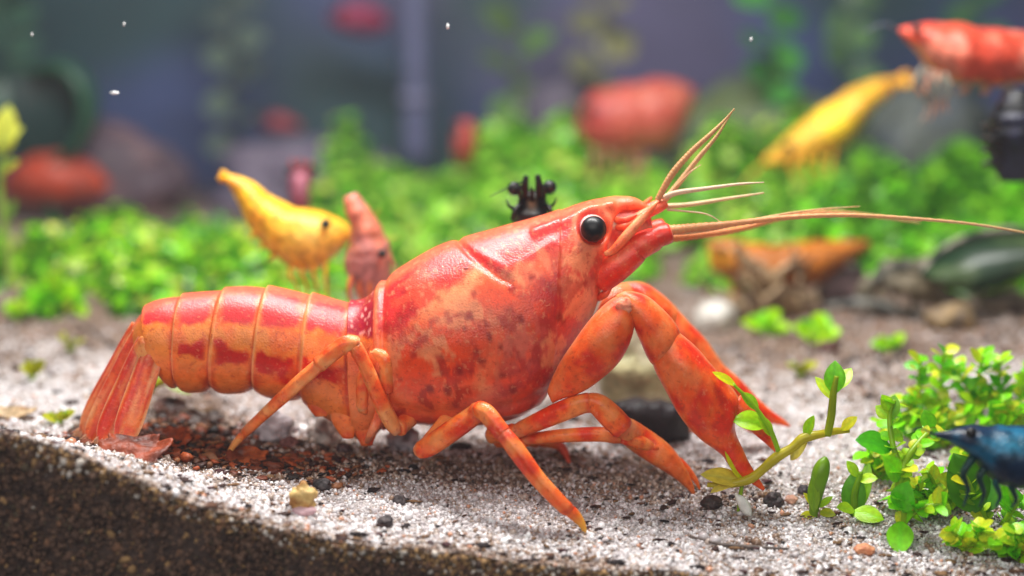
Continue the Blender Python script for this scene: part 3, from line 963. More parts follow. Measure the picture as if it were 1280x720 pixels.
# ------------------------------------------------------------------ the shrimps around it
def shrimp(label, rows, y, rgb, rgb2, seed, eye=None, eyes=(), feelers=(), legs=(), legcol=None, tail=None, saddle=None, group=None, n=60, m=26, rings=6, name='shrimp', feetground=False):
    st_ = stations(rows, y)
    V_, s_, v_ = loft(st_, n, m)
    k = len(rows) - 1
    t_ = s_ / k
    cen_ = np.repeat(V_.reshape(n, m, 3).mean(1), m, axis=0)
    r_ = V_ - cen_
    wob = 0.03 * np.sin(t_ * rings * 2 * math.pi) * (t_ < .6) + 0.05 * vnoise(V_, 2.0, seed)
    V_ = cen_ + r_ * (1 + wob)[:, None]
    nn = vnoise(V_, 2.4, seed) + .6 * vnoise(V_, 7.0, seed + 4)
    c_ = mixc(flat(len(V_), rgb), rgb2, .85 * sstep(-.05, .45, nn))
    if saddle:
        sx, sy, srx, sry, srgb = saddle
        near_ = V_.copy()
        a_, b_ = proj(near_)
        c_ = mixc(c_, srgb, bell(a_, b_, sx, sy, srx, sry))
    base = cen_[0] * 0 + V_.mean(0)
    root_ = thing(name, label, 'shrimp', (V_[:, 0].mean(), y, V_[:, 2].min()), group)
    obj('body', V_, grid_faces(n, m), M_SHRIMP, root_, col=np.clip(c_, .003, .9))
    for (ex, ey, er, dy) in eyes:
        p = at(ex, ey, y + dy)
        EV, EF = ICO2
        obj('eye', EV * er + np.array(p), EF, M_EYE, root_, col=flat(len(EV), (8, 8, 10)))
    lc = legcol or rgb
    for rr in legs:
        V2, F2, t2 = pxtube([(a_, b_, y + dy, r_) for a_, b_, dy, r_ in rr], 16, 8)
        obj('leg', V2, F2, M_SHRIMP, root_, col=limb_col(V2, lc, rgb2, seed + 1, .4))
    for rr in feelers:
        V2, F2, t2 = pxtube([(a_, b_, y + dy, r_) for a_, b_, dy, r_ in rr], 24, 6)
        obj('feeler', V2, F2, M_HAIR, root_, col=flat(len(V2), lc))
    if tail:
        for i, (hx, hy, tx, ty, hw, dy) in enumerate(tail):
            h_, q_ = np.array((hx, hy), float), np.array((tx, ty), float)
            ax_ = (q_ - h_) / np.linalg.norm(q_ - h_)
            pr_ = np.array([ax_[1], -ax_[0]])
            rws = [(*(h_ + (q_ - h_) * f - pr_ * hw * w_), *(h_ + (q_ - h_) * f + pr_ * hw * w_), .05, y + dy * f) for f, w_ in [(0, .4), (.35, .8), (.75, 1), (1, .25)]]
            V2, s2, v2 = loft(stations(rws), 14, 12)
            obj('tail_blade', V2, grid_faces(14, 12), M_SHRIMP, root_, col=limb_col(V2, rgb, rgb2, seed + 9, .5))
    return root_


G_SH = 'shrimps behind the crayfish'  # colours of the far ones are dulled to paint in water haze
shrimp('yellow shrimp with a small black eye behind the crayfish tail', [(281, 217, 287, 232, .10), (303, 221, 300, 258, .22), (328, 236, 316, 290, .34), (352, 252, 336, 314, .42), (376, 260, 362, 332, .50), (402, 264, 393, 338, .50), (424, 273, 418, 320, .36), (437, 284, 433, 304, .20), (448, 291, 446, 297, .04)], 3.3, (238, 178, 34), (228, 150, 26), 1.5,
       eyes=[(407, 280, .075, -.46)], saddle=(392, 300, 34, 22, (240, 196, 90)), group=G_SH, legcol=(226, 168, 60),
       legs=[[(368 + 13 * i, 324, -.25, .035), (362 + 15 * i, 342, -.4, .028), (372 + 12 * i, 360, -.3, .02), (366 + 15 * i, 384, -.3, .01)] for i in range(4)] + [[(322 + 12 * i, 276 + 12 * i, -.2, .05), (319 + 12 * i, 290 + 13 * i, -.25, .05), (312 + 12 * i, 298 + 14 * i, -.2, .015)] for i in range(3)],
       feelers=[[(446, 294, -.05, .02), (462, 282, -.2, .014), (474, 262, -.3, .008)], [(446, 295, .05, .02), (470, 300, .2, .012), (498, 296, .3, .006)]],
       tail=[(287, 224, 275, 214, 5, 0), (288, 226, 272, 222, 5, -.2)])
shrimp('pinkish brown shrimp standing upright between the yellow shrimp and the crayfish back', [(430, 246, 446, 240, .10), (431, 262, 458, 256, .22), (438, 284, 472, 276, .30), (436, 308, 484, 300, .38), (430, 330, 490, 324, .42), (438, 352, 488, 350, .36), (450, 376, 482, 374, .2)], 2.6, (206, 118, 92), (186, 120, 112), 3.5, group=G_SH,
       saddle=(458, 338, 26, 24, (178, 126, 124)), eyes=[(478, 317, .06, -.36)], legs=[[(440 + 12 * i, 345, -.3, .04), (436 + 13 * i, 362, -.35, .03), (440 + 14 * i, 386, -.3, .015)] for i in range(3)],
       feelers=[[(486, 316, -.1, .02), (494, 340, -.2, .012), (480, 356, -.2, .006)]])
shrimp('black shrimp seen head-on, two round eyes above the crayfish back', [(654, 238, 677, 238, .06), (649, 245, 682, 245, .18), (645, 258, 685, 258, .26), (642, 275, 688, 275, .32), (640, 320, 692, 318, .40, 2.1), (646, 380, 690, 378, .4, 2.5), (655, 440, 682, 440, .2, 2.7)], 1.3, (9, 7, 8), (30, 24, 20), 5.5, group=G_SH, rings=0,
       saddle=(665, 254, 4, 8, (120, 98, 66)), eyes=[(643, 236, .095, -.1), (687, 234, .095, -.1)],
       legs=[[(648, 240, 0, .03), (645, 237, -.05, .02), (643, 236, -.1, .02)], [(682, 240, 0, .03), (684, 236, -.05, .02), (686, 235, -.1, .02)], [(657, 246, -.18, .05), (656, 232, -.24, .048), (658, 220, -.26, .034)], [(674, 246, -.18, .05), (674, 232, -.24, .048), (672, 219, -.26, .034)], [(651, 250, -.2, .03), (649, 240, -.3, .022), (651, 231, -.3, .012)], [(680, 250, -.2, .03), (681, 240, -.3, .022), (679, 230, -.3, .012)], [(665, 250, -.2, .04), (665, 242, -.28, .03), (664, 234, -.3, .016)], [(647, 262, -.2, .03), (637, 258, -.3, .02), (633, 250, -.3, .01)], [(684, 262, -.2, .03), (692, 256, -.3, .02), (696, 248, -.3, .01)], [(650, 256, -.2, .04), (643, 264, -.3, .03), (640, 276, -.3, .02)], [(682, 256, -.2, .04), (688, 262, -.3, .03), (690, 272, -.3, .02)]],
       feelers=[[(657, 226, -.2, .012), (640, 232, -.4, .008), (612, 246, -.6, .004)]])
shrimp('small maroon shrimp seen head-on behind the yellow shrimp', [(366, 212, 386, 212, .12), (362, 222, 390, 222, .26), (362, 238, 388, 238, .34), (364, 256, 388, 256, .34), (368, 290, 386, 290, .2)], 7.0, (128, 52, 70), (160, 96, 112), 7.5, group=G_SH, rings=0,
       eyes=[(362, 212, .06, -.1), (391, 210, .06, -.1)], legs=[[(368, 216, 0, .07), (366, 206, -.1, .05), (365, 200, -.1, .03)], [(376, 214, 0, .07), (376, 206, -.1, .05), (377, 199, -.1, .03)], [(384, 216, 0, .07), (386, 208, -.1, .05), (387, 202, -.1, .03)]])
shrimp('plump red-orange shrimp above the crayfish head', [(722, 150, 724, 170, .15), (736, 118, 741, 186, .5), (770, 107, 776, 192, .7), (810, 101, 813, 190, .7), (840, 100, 842, 180, .55), (858, 106, 858, 150, .3), (868, 112, 867, 128, .08)], 14.5, (186, 82, 68), (196, 112, 92), 9.5, group=G_SH,
       saddle=(745, 150, 20, 30, (170, 58, 60)), legcol=(150, 110, 104), legs=[[(748 + 13 * i, 185, -.3, .06), (742 + 15 * i + 5 * (i % 2), 212, -.4, .05), (752 + 10 * i, 246, -.3, .03)] for i in range(5)], eyes=[(738, 138, .12, -.5)], feelers=[[(728, 150, -.1, .04), (715, 165, -.2, .03), (705, 190, -.2, .02)]])
shrimp('yellow shrimp slanting down to the left under the red one', [(1126, 96, 1127, 106, .08), (1100, 98, 1108, 124, .25), (1070, 108, 1086, 144, .4), (1036, 128, 1060, 178, .5), (1004, 152, 1028, 196, .45), (976, 178, 990, 207, .3), (954, 198, 958, 207, .06)], 10.0, (226, 172, 52), (214, 144, 56), 11.5, group=G_SH, eyes=[(985, 183, .09, -.36)],
       saddle=(1042, 152, 24, 20, (250, 214, 30)), legs=[[(1000 + 14 * i, 194 - 8 * i, -.3, .05), (990 + 17 * i, 210 - 6 * i, -.35, .035), (1000 + 12 * i, 230 - 4 * i, -.3, .02)] for i in range(4)], feelers=[[(956, 203, 0, .03), (935, 222, -.2, .02), (925, 246, -.3, .01)]], tail=[(1120, 102, 1138, 92, 6, 0), (1122, 103, 1140, 104, 6, -.2)])
shrimp('speckled red shrimp at the upper corner with its head towards the middle', [(1122, 36, 1126, 44, .04), (1146, 30, 1147, 66, .30), (1178, 28, 1172, 94, .52), (1214, 32, 1208, 106, .60), (1252, 36, 1246, 108, .56), (1292, 40, 1286, 104, .46), (1335, 50, 1330, 100, .34), (1375, 62, 1372, 84, .14)], 5.5, (204, 74, 52), (224, 136, 112), 13.5, group=G_SH,
       eyes=[(1146, 37, .075, -.34)], legcol=(120, 122, 140), legs=[[(1154 + 9 * i, 84 + 3 * i, -.3, .05), (1143 + 15 * i, 106 + 4 * (i % 2), -.4, .035), (1160 + 7 * i, 130, -.3, .025), (1150 + 12 * i, 158 - 6 * i, -.3, .012)] for i in range(4)] + [[(1210 + 26 * i, 102, -.2, .07), (1206 + 27 * i, 112, -.25, .07), (1198 + 27 * i, 117, -.2, .02)] for i in range(3)],
       feelers=[[(1124, 38, 0, .025), (1105, 30, -.2, .016), (1080, 40, -.3, .008)]])
shrimp('dull orange shrimp resting behind the tangled brown root', [(884, 302, 888, 338, .10), (908, 297, 912, 350, .35), (958, 305, 962, 360, .5), (1008, 302, 1012, 358, .5), (1048, 300, 1048, 336, .35), (1086, 300, 1085, 312, .08)], 7.4, (178, 104, 30), (150, 88, 36), 15.5, group=G_SH, eyes=[(900, 312, .08, -.3)],
       saddle=(900, 325, 14, 16, (214, 150, 30)), legs=[[(920 + 18 * i, 352, -.3, .06), (918 + 19 * i, 370, -.35, .05), (922 + 19 * i, 388, -.3, .03)] for i in range(4)])
shrimp('blue-black shrimp cut off at the side of the picture, head down', [(1258, 112, 1292, 112, .2), (1246, 130, 1298, 128, .36), (1238, 152, 1304, 148, .45), (1234, 176, 1304, 174, .45), (1238, 200, 1298, 200, .32), (1250, 226, 1284, 228, .14)], 4.2, (8, 8, 14), (34, 36, 62), 17.5, group=G_SH,
       eyes=[(1240, 176, .085, -.3)], legcol=(34, 32, 38), legs=[[(1250, 160 + 16 * i, -.35, .05), (1238, 162 + 14 * i, -.45, .04), (1230, 156 + 16 * i, -.45, .03), (1226, 164 + 15 * i, -.45, .015)] for i in range(4)])
shrimp('blurred rust-red shrimp at the far end above the green carpet', [(2, 228, 6, 246, .1), (22, 204, 24, 254, .5), (52, 191, 52, 258, .8), (84, 190, 84, 258, .8), (114, 204, 112, 252, .5), (136, 226, 134, 238, .1)], 15.5, (172, 66, 44), (150, 74, 64), 19.5, group=G_SH)
shrimp('dark blue shrimp nosing into the green stems in front', [(1168, 541, 1170, 546, .02), (1190, 537, 1190, 554, .10), (1212, 532, 1214, 572, .24), (1242, 533, 1238, 598, .36), (1280, 533, 1274, 610, .42), (1325, 538, 1318, 606, .38), (1375, 552, 1370, 600, .2)], -2.15, (6, 34, 62), (14, 92, 124), 21.5,
       saddle=(1266, 556, 26, 12, (36, 112, 140)), eyes=[(1214, 541, .06, -.24)], legcol=(16, 60, 70), legs=[[(1216 + 18 * i, 572 + 10 * i, -.1, .05), (1204 + 20 * i, 592 + 5 * i, -.15, .04), (1210 + 20 * i, 612 + 4 * i, -.1, .025), (1204 + 20 * i, 634, -.1, .012)] for i in range(4)],
       feelers=[[(1170, 544, 0, .014), (1150, 536, -.1, .01), (1128, 542, -.15, .005)]])
shrimp('tiny dull red shrimp upright in the far green bushes', [(570, 152, 592, 150, .2), (566, 170, 596, 168, .4), (566, 190, 594, 190, .4), (572, 208, 588, 208, .15)], 14.0, (158, 58, 50), (140, 70, 66), 23.5, rings=0, eyes=[(571, 160, .10, -.3)], group=G_SH)
shrimp('faint red shrimp low against the far blue wall', [(322, 152, 324, 158, .1), (336, 143, 338, 164, .4), (356, 144, 358, 166, .4), (376, 156, 376, 162, .1)], 20.0, (170, 70, 76), (150, 76, 90), 25.5, group=G_SH, eyes=[(333, 149, .12, -.3)])
shrimp('faint magenta shrimp high against the far blue wall', [(412, 18, 414, 30, .2), (430, 4, 432, 40, .6), (458, 2, 460, 44, .6), (486, 22, 486, 34, .2)], 21.0, (158, 52, 84), (140, 60, 96), 27.5, group=G_SH, eyes=[(425, 14, .14, -.4)])

# ------------------------------------------------------------------ leaves and plants
def leaf_shape(nu=9, nv=7, cup=0.14, bend=0.22, fat=0.035, shape=1.0):
    """closed leaf, base at 0, tip at +Y, unit length, width 1, face +Z"""
    V_, U_ = [], np.linspace(0, 1, nu)
    for side_ in (1, -1):
        for u_ in U_:
            wd = max(0.03, (math.sin(math.pi * min(1, u_ ** shape * 0.97 + 0.03))) ** 0.75) * 0.5
            for q in np.linspace(-1, 1, nv):
                x_ = q * wd
                z_ = cup * (x_ * x_) * 3 - bend * u_ * u_ + (side_ * fat * (1 - q * q) * math.sin(math.pi * min(1, u_ * .96 + .02)) ** .5)
                z_ -= 0.02 * math.exp(-(q / .18) ** 2) * side_
                V_.append((x_, u_, z_))
    F_ = []
    k = nu * nv
    for i in range(nu - 1):
        for j in range(nv - 1):
            a_ = i * nv + j
            F_.append((a_, a_ + 1, a_ + nv + 1, a_ + nv))
            F_.append((k + a_, k + a_ + nv, k + a_ + nv + 1, k + a_ + 1))
    for i in range(nu - 1):
        for j in (0, nv - 1):
            a_ = i * nv + j
            q = (a_, a_ + nv, k + a_ + nv, k + a_)
            F_.append(q if j == 0 else q[::-1])
    for i in (0, nu - 1):
        for j in range(nv - 1):
            a_ = i * nv + j
            q = (a_, k + a_, k + a_ + 1, a_ + 1)
            F_.append(q if i == 0 else q[::-1])
    return np.array(V_), F_


LV, LF = leaf_shape()
LEAFMESH = {}


def green(c_):
    """young leaves are light, yellowish and let light through"""
    return np.clip(c_ * np.array([2.1, 1.6, 1.0]), .003, .88)



def leaf_mesh(rgb):
    if rgb not in LEAFMESH:
        c_ = mixc(green(flat(len(LV), rgb)), tuple(min(255, int(q * 1.12 + 12)) for q in rgb), .6 * np.exp(-(LV[:, 0] / .08) ** 2))
        LEAFMESH[rgb] = mesh_data('leaf', LV, LF, M_LEAF, c_, True)
    return LEAFMESH[rgb]


def add_leaf(parent, base, tip, width, rgb, face=None, roll=0.0):
    base, tip = Vector(base), Vector(tip)
    yv = tip - base
    ln = yv.length
    yv.normalize()
    f_ = Vector(face) if face is not None else (CAM - base).normalized() * .7 + Vector((0, 0, 1)) * .6
    xv = yv.cross(f_)
    if xv.length < 1e-3:
        xv = yv.cross(Vector((1, 0, 0)))
    xv.normalize()
    zv = xv.cross(yv)
    R_ = Matrix((xv, yv, zv)).transposed().to_4x4() @ Matrix.Rotation(roll, 4, 'Y')
    M_ = Matrix.Translation(base - parent_world(parent)) @ R_ @ Matrix.Diagonal((width, ln, min(width, ln), 1))
    o_ = bpy.data.objects.new('leaf', leaf_mesh(rgb))
    COL.objects.link(o_)
    o_.parent = parent
    o_.matrix_basis = M_
    return o_


def plant(name, label, basept, stems, leaves, cat='plant', group=None, stemrgb=(120, 170, 30)):
    """stems: lists of (px, py, y, r); leaves: (bx, by, by_y, tx, ty, t_y, width, rgb)"""
    r_ = thing(name, label, cat, basept, group)
    for s_ in stems:
        rgb = stemrgb
        if isinstance(s_[0], tuple) and len(s_[0]) == 3:
            rgb, s_ = s_[0], s_[1:]
        V_, F_, t_ = pxtube(s_, 30, 10)
        obj('stem', V_, F_, M_LEAF, r_, col=green(flat(len(V_), rgb)))
    for l_ in leaves:
        add_leaf(r_, at(l_[0], l_[1], l_[2]), at(l_[3], l_[4], l_[5]), l_[6], l_[7], roll=l_[8] if len(l_) > 8 else 0.0, face=l_[9] if len(l_) > 9 else None)
    return r_


LIME, MID, DEEP, YEL, PAL = (140, 212, 24), (108, 190, 22), (44, 132, 14), (176, 192, 40), (186, 190, 110)
G_PL = 'bright green stem plants in the front sand'
g = on_ground(925, 640)
ys = g.y
plant('runner_sprig', 'yellow-green runner lying across the claw tips', g,
      [[(150, 160, 44), (884, 606, ys, .03), (905, 606, ys - .02, .045), (935, 600, ys - .05, .06), (952, 588, ys - .08, .055), (970, 572, ys - .1, .065), (990, 560, ys - .1, .055), (1004, 548, ys - .1, .065), (1024, 543, ys - .1, .05), (1044, 539, ys, .045), (1062, 538, ys, .03)], [(120, 150, 20), (1034, 545, ys - .1, .045), (1039, 520, ys - .1, .05), (1042, 490, ys - .1, .042), (1046, 470, ys - .1, .03)],
       [(928, 604, ys, .025), (925, 622, ys, .025), (922, 645, ys, .015)], [(974, 566, ys - .1, .03), (962, 536, ys - .15, .032), (940, 504, ys - .15, .026), (916, 480, ys - .15, .018)]],
      [(930, 602, ys, 878, 590, ys - .1, .26, (184, 186, 84)), (926, 602, ys, 888, 612, ys - .2, .20, (190, 188, 96), .5), (928, 600, ys, 908, 562, ys - .1, .15, (168, 206, 22)), (958, 530, ys - .12, 918, 522, ys - .2, .30, (138, 204, 24)), (948, 512, ys - .1, 928, 490, ys - .15, .16, (130, 190, 26)), (966, 545, ys - .1, 950, 520, ys - .2, .16, (150, 200, 30)),
       (920, 482, ys - .15, 892, 464, ys - .2, .12, (168, 200, 26)), (1043, 492, ys - .1, 1044, 452, ys - .12, .26, (110, 196, 30)), (1044, 488, ys - .1, 1064, 458, ys + .05, .2, (150, 208, 60)), (1010, 545, ys - .05, 985, 575, ys + .1, .2, PAL), (1042, 500, ys - .1, 1020, 470, ys, .14, (160, 205, 60)), (1006, 546, ys - .1, 1016, 520, ys - .2, .14, LIME), (1052, 538, ys - .05, 1070, 520, ys - .1, .15, YEL)], group=G_PL)
g = on_ground(1022, 646)
plant('stalk_plant', 'single stout dark green stalk with a rounded top in the front sand', g,
      [[(96, 146, 34), (1016, 652, g.y, .05), (1018, 632, g.y, .065), (1022, 608, g.y, .095), (1026, 590, g.y, .105), (1030, 578, g.y, .075), (1032, 571, g.y, .02)]],
      [(1020, 642, g.y, 1000, 646, g.y - .1, .13, (150, 170, 30)), (1024, 640, g.y, 1044, 642, g.y - .1, .14, (140, 165, 30)), (1018, 640, g.y - .06, 1016, 596, g.y - .1, .15, (110, 160, 30)), (1020, 636, g.y, 1006, 616, g.y - .05, .10, YEL), (1024, 634, g.y, 1040, 620, g.y - .05, .10, (140, 190, 40))], group=G_PL)
g = on_ground(1070, 646)
plant('stalk_plant', 'short green leaf pair standing just beside the stout stalk', g,
      [[(98, 150, 22), (1070, 650, g.y, .05), (1068, 620, g.y, .045), (1076, 590, g.y, .03)]],
      [(1066, 645, g.y, 1068, 590, g.y, .30, (76, 150, 22)), (1072, 640, g.y, 1086, 578, g.y + .1, .20, (112, 170, 24)), (1066, 640, g.y - .1, 1104, 646, g.y - .3, .26, LIME), (1068, 638, g.y - .1, 1048, 632, g.y - .2, .18, (130, 180, 30)), (1074, 600, g.y, 1096, 596, g.y - .1, .16, (150, 200, 40)), (1072, 596, g.y, 1060, 576, g.y, .14, (140, 190, 40))], group=G_PL)


def leafy(rows, seed, L=(13, 25), W=(.11, .20), cols=None, step=2, spread=.25):
    """leaves in loose pairs along a stem given as (px, py, y, r) rows"""
    r_ = random.Random(seed)
    P_ = catmull(np.array([(a_, b_, c_) for a_, b_, c_, d_ in rows]), 40)
    out = []
    for i in range(6, 40, step):
        t_ = P_[min(39, i + 1)] - P_[i - 1]
        an0 = math.atan2(t_[1], t_[0])
        for sd in (-1, 1):
            an = an0 + sd * r_.uniform(.5, 1.35)
            l_ = r_.uniform(*L) * (.65 + .35 * i / 40)
            out.append((P_[i][0], P_[i][1], P_[i][2], P_[i][0] + l_ * math.cos(an), P_[i][1] + l_ * math.sin(an), P_[i][2] + r_.uniform(-spread, spread), r_.uniform(*W), r_.choice(cols or [LIME, MID, (150, 210, 40), (110, 196, 20), (176, 204, 60)]), r_.uniform(-.7, .7)))
    return out


g = on_ground(1128, 672)
y0 = g.y
st1 = [(1126, 676, y0, .05), (1130, 645, y0, .05), (1124, 610, y0, .05), (1130, 580, y0 + .05, .045), (1150, 552, y0 + .2, .04), (1168, 534, y0 + .3, .03)]
st2 = [(1128, 590, y0 + .1, .035), (1116, 556, y0 + .2, .035), (1112, 522, y0 + .3, .03), (1118, 500, y0 + .3, .02)]
st3 = [(1132, 650, y0, .03), (1154, 634, y0 - .1, .03), (1182, 630, y0 - .15, .02)]
plant('stem_plant', 'tallest bright lime plant with glossy round leaves in the front sand', g, [st1, st2, st3],
      [(1114, 560, y0 + .2, 1074, 546, y0 + .05, .34, (62, 160, 24)), (1112, 525, y0 + .3, 1118, 494, y0 + .3, .2, (104, 168, 40)), (1126, 640, y0 - .02, 1132, 606, y0 - .25, .32, (84, 184, 24)), (1126, 652, y0 - .05, 1124, 690, y0 - .35, .32, (110, 206, 24)), (1124, 600, y0 - .05, 1110, 572, y0 - .2, .30, (116, 204, 20))]
      + leafy(st1, 3) + leafy(st2, 4, step=5) + leafy(st3, 5, step=5), group=G_PL)
g = on_ground(1180, 560)
st1 = [(1182, 575, g.y, .04), (1176, 545, g.y, .04), (1196, 522, g.y - .1, .04), (1222, 518, g.y - .1, .025)]
st2 = [(1182, 560, g.y, .035), (1150, 530, g.y - .1, .035), (1118, 526, g.y - .2, .03), (1100, 534, g.y - .2, .02)]
plant('stem_plant', 'creeping lime stem lying level behind the tallest lime plant', g, [st1, st2], leafy(st1, 6, step=4) + leafy(st2, 7, step=5, L=(16, 26)), group=G_PL)
g = on_ground(1235, 655)
y0 = g.y
st1 = [(1236, 660, y0, .045), (1226, 636, y0, .045), (1214, 612, y0 - .1, .04), (1206, 590, y0 - .1, .02)]
st2 = [(1250, 660, y0, .04), (1264, 640, y0 - .1, .035), (1276, 622, y0 - .1, .03)]
plant('stem_plant', 'olive plant with one big soft leaf below the dark blue shrimp', g, [st1, st2],
      [(1222, 640, y0 - .1, 1198, 570, y0 - .2, .56, (70, 140, 24)), (1230, 640, y0, 1246, 592, y0 + .1, .34, (60, 128, 40)), (1262, 640, y0 - .1, 1256, 608, y0 - .2, .22, (130, 196, 30))] + leafy(st1, 8, step=6, cols=[YEL, (120, 170, 40), (150, 196, 40)]) + leafy(st2, 9, step=6), group=G_PL)
for (bx, by, tops, lab) in [
        (1172, 640, [(1160, 590), (1196, 600), (1150, 630)], 'low lime tuft at the foot of the tallest lime plant'),
        (1205, 690, [(1190, 664), (1226, 660)], 'small lime tuft nearest the viewer under the olive plant'),
        (1262, 560, [(1240, 520), (1278, 510), (1256, 500)], 'lime tuft rising behind the back of the dark blue shrimp'),
        (1140, 640, [(1146, 606), (1120, 622)], 'lime tuft tucked behind the glossy round leaves'),
        (1222, 596, [(1206, 566), (1236, 572), (1214, 556)], 'lime tuft just below the nose of the dark blue shrimp'),
        (1150, 560, [(1136, 530), (1160, 520), (1172, 540)], 'lime tuft rising over the creeping stem'),
        (1268, 700, [(1250, 676), (1284, 670), (1268, 664)], 'yellowish lime tuft in the bottom corner of the sand'),
        (1095, 600, [(1086, 566), (1112, 572)], 'small lime tuft between the leaf pair and the tallest lime plant')]:
    g = on_ground(bx, by)
    sts = [[(bx, by + 3, g.y, .03), ((bx + tx) / 2 + 5, (by + ty) / 2, g.y, .03), (tx, ty, g.y - .1, .018)] for tx, ty in tops]
    plant('stem_plant', lab, g, sts, [l_ for i, s_ in enumerate(sts) for l_ in leafy(s_, bx + i, step=3, L=(10, 26), W=(.09, .22))], group=G_PL)
# bush of loose stems behind the blue shrimp
k = 0
for (bx, by, tops, lab, ln) in [
        (1165, 520, [(1150, 452), (1180, 440), (1130, 500)], 'loose lime stem plant at the near end of the bush behind the blue shrimp', .42),
        (1215, 515, [(1196, 462), (1228, 446), (1180, 520)], 'loose lime stem plant in the middle of the bush behind the blue shrimp', .42),
        (1262, 512, [(1250, 452), (1290, 458), (1232, 490)], 'loose lime stem plant at the picture edge of the bush behind the blue shrimp', .42)]:
    g = on_ground(bx, by + 25)
    q0 = to_px(g)
    stems, lv = [], []
    for (tx, ty) in tops:
        k += 1
        ty_ = g.y - .3 + .2 * random.random()
        mx_, my_ = (q0[0] + tx) / 2 + random.uniform(-12, 12), (q0[1] + ty) / 2
        stems.append([(q0[0], q0[1] + 4, g.y, .035), (mx_, my_, g.y, .035), (tx, ty, ty_, .02)])
        for f in np.linspace(.15, 1, 12):
            sx = (1 - f) ** 2 * q0[0] + 2 * f * (1 - f) * mx_ + f * f * tx
            sy = (1 - f) ** 2 * q0[1] + 2 * f * (1 - f) * my_ + f * f * ty
            for sd in (-1, 1):
                an = math.atan2(ty - q0[1], tx - q0[0]) + sd * random.uniform(.5, 1.25)
                L_ = random.uniform(12, 22)
                lv.append((sx, sy, ty_, sx + L_ * math.cos(an), sy + L_ * math.sin(an), ty_ + random.uniform(-.3, .3), random.uniform(.11, .19), random.choice([LIME, MID, (150, 210, 40), (80, 170, 20), (176, 206, 60)]), random.uniform(-.6, .6)))
    plant('stem_plant', lab, g, stems, lv, group='bush of stem plants behind the blue shrimp')
# small sprigs on the sand
for (bx, by, tips, lab, sz) in [
        (62, 395, [(48, 362), (84, 352), (66, 345)], 'bright lime sprig at the front edge of the green carpet', .34),
        (205, 372, [(190, 350), (222, 352), (212, 342)], 'pale green sprig touching the top of the crayfish tail', .30),
        (40, 476, [(34, 455), (46, 450)], 'tiny yellow-green shoot alone on the white sand at the side', .16),
        (88, 440, [(80, 418), (96, 424)], 'faint yellow-green shoot on the sand behind the tail fan', .18),
        (22, 400, [(14, 378), (34, 380)], 'small pale sprig at the foot of the carpet by the picture edge', .24),
        (72, 530, [(62, 516), (84, 514)], 'olive tuft on the white sand beside the tail tip', .16),
        (958, 420, [(936, 396), (962, 392), (978, 404)], 'soft green sprig on the sand in front of the tangled root', .34),
        (1015, 430, [(1002, 402), (1026, 396), (1040, 410)], 'lime sprig on the sand under the dark branch', .32),
        (1110, 440, [(1098, 424), (1122, 420)], 'blurred green sprig on brown sand behind the runner', .24),
        (1000, 470, [(992, 452), (1012, 454)], 'small yellow-green shoot just past the claw tips', .16),
        (1256, 362, [(1235, 332), (1262, 326), (1282, 342), (1222, 352)], 'round-leaved lime sprig below the big dark leaf', .42)]:
    g = on_ground(bx, by)
    q0 = to_px(g)
    plant('sprig', lab, g, [[(q0[0], q0[1] + 3, g.y, .03), ((q0[0] + tx) / 2, (q0[1] + ty) / 2, g.y, .03), (tx, ty, g.y - .1, .015)] for tx, ty in tips],
          [(q0[0] + (tx - q0[0]) * f, q0[1] + (ty - q0[1]) * f, g.y - .05, tx + d_, ty + random.uniform(-4, 4), g.y - random.uniform(0, .4), sz * random.uniform(.8, 1.2), random.choice([LIME, MID, (150, 208, 40)]) if sz > .2 else (150, 170, 50), random.uniform(-.4, .4)) for tx, ty in tips for f, d_ in ((.25, -7), (.35, 8), (.55, 0))], group='small sprigs on the sand')
# sprig caught under the tail
g = on_ground(190, 515)
plant('sprig', 'olive sprig bent under the crayfish tail', g, [[(130, 140, 30), (176, 512, g.y, .05), (186, 490, g.y, .055), (205, 476, g.y, .05), (226, 480, g.y + .2, .03)]],
      [(200, 478, g.y, 178, 466, g.y - .1, .20, (120, 176, 30)), (188, 492, g.y, 176, 470, g.y, .14, (150, 160, 40)), (206, 478, g.y, 240, 490, g.y, .18, (110, 140, 40))], group='small sprigs on the sand')
# tall stem at the side
plant('stem_plant', 'tall pale stem with a yellow-green leaf at the picture edge above the carpet', gpt(2, 6.5),
      [[(120, 160, 90), (12, 360, 6.5, .07), (8, 300, 6.5, .07), (0, 240, 6.5, .06), (2, 190, 6.5, .05), (4, 150, 6.5, .04)]],
      [(2, 195, 6.5, 10, 132, 6.4, .42, (176, 196, 90)), (2, 180, 6.5, 24, 158, 6.3, .30, (190, 200, 100)), (2, 215, 6.5, 20, 200, 6.3, .24, (150, 180, 80)), (6, 280, 6.5, 18, 250, 6.3, .2, (120, 170, 90))])


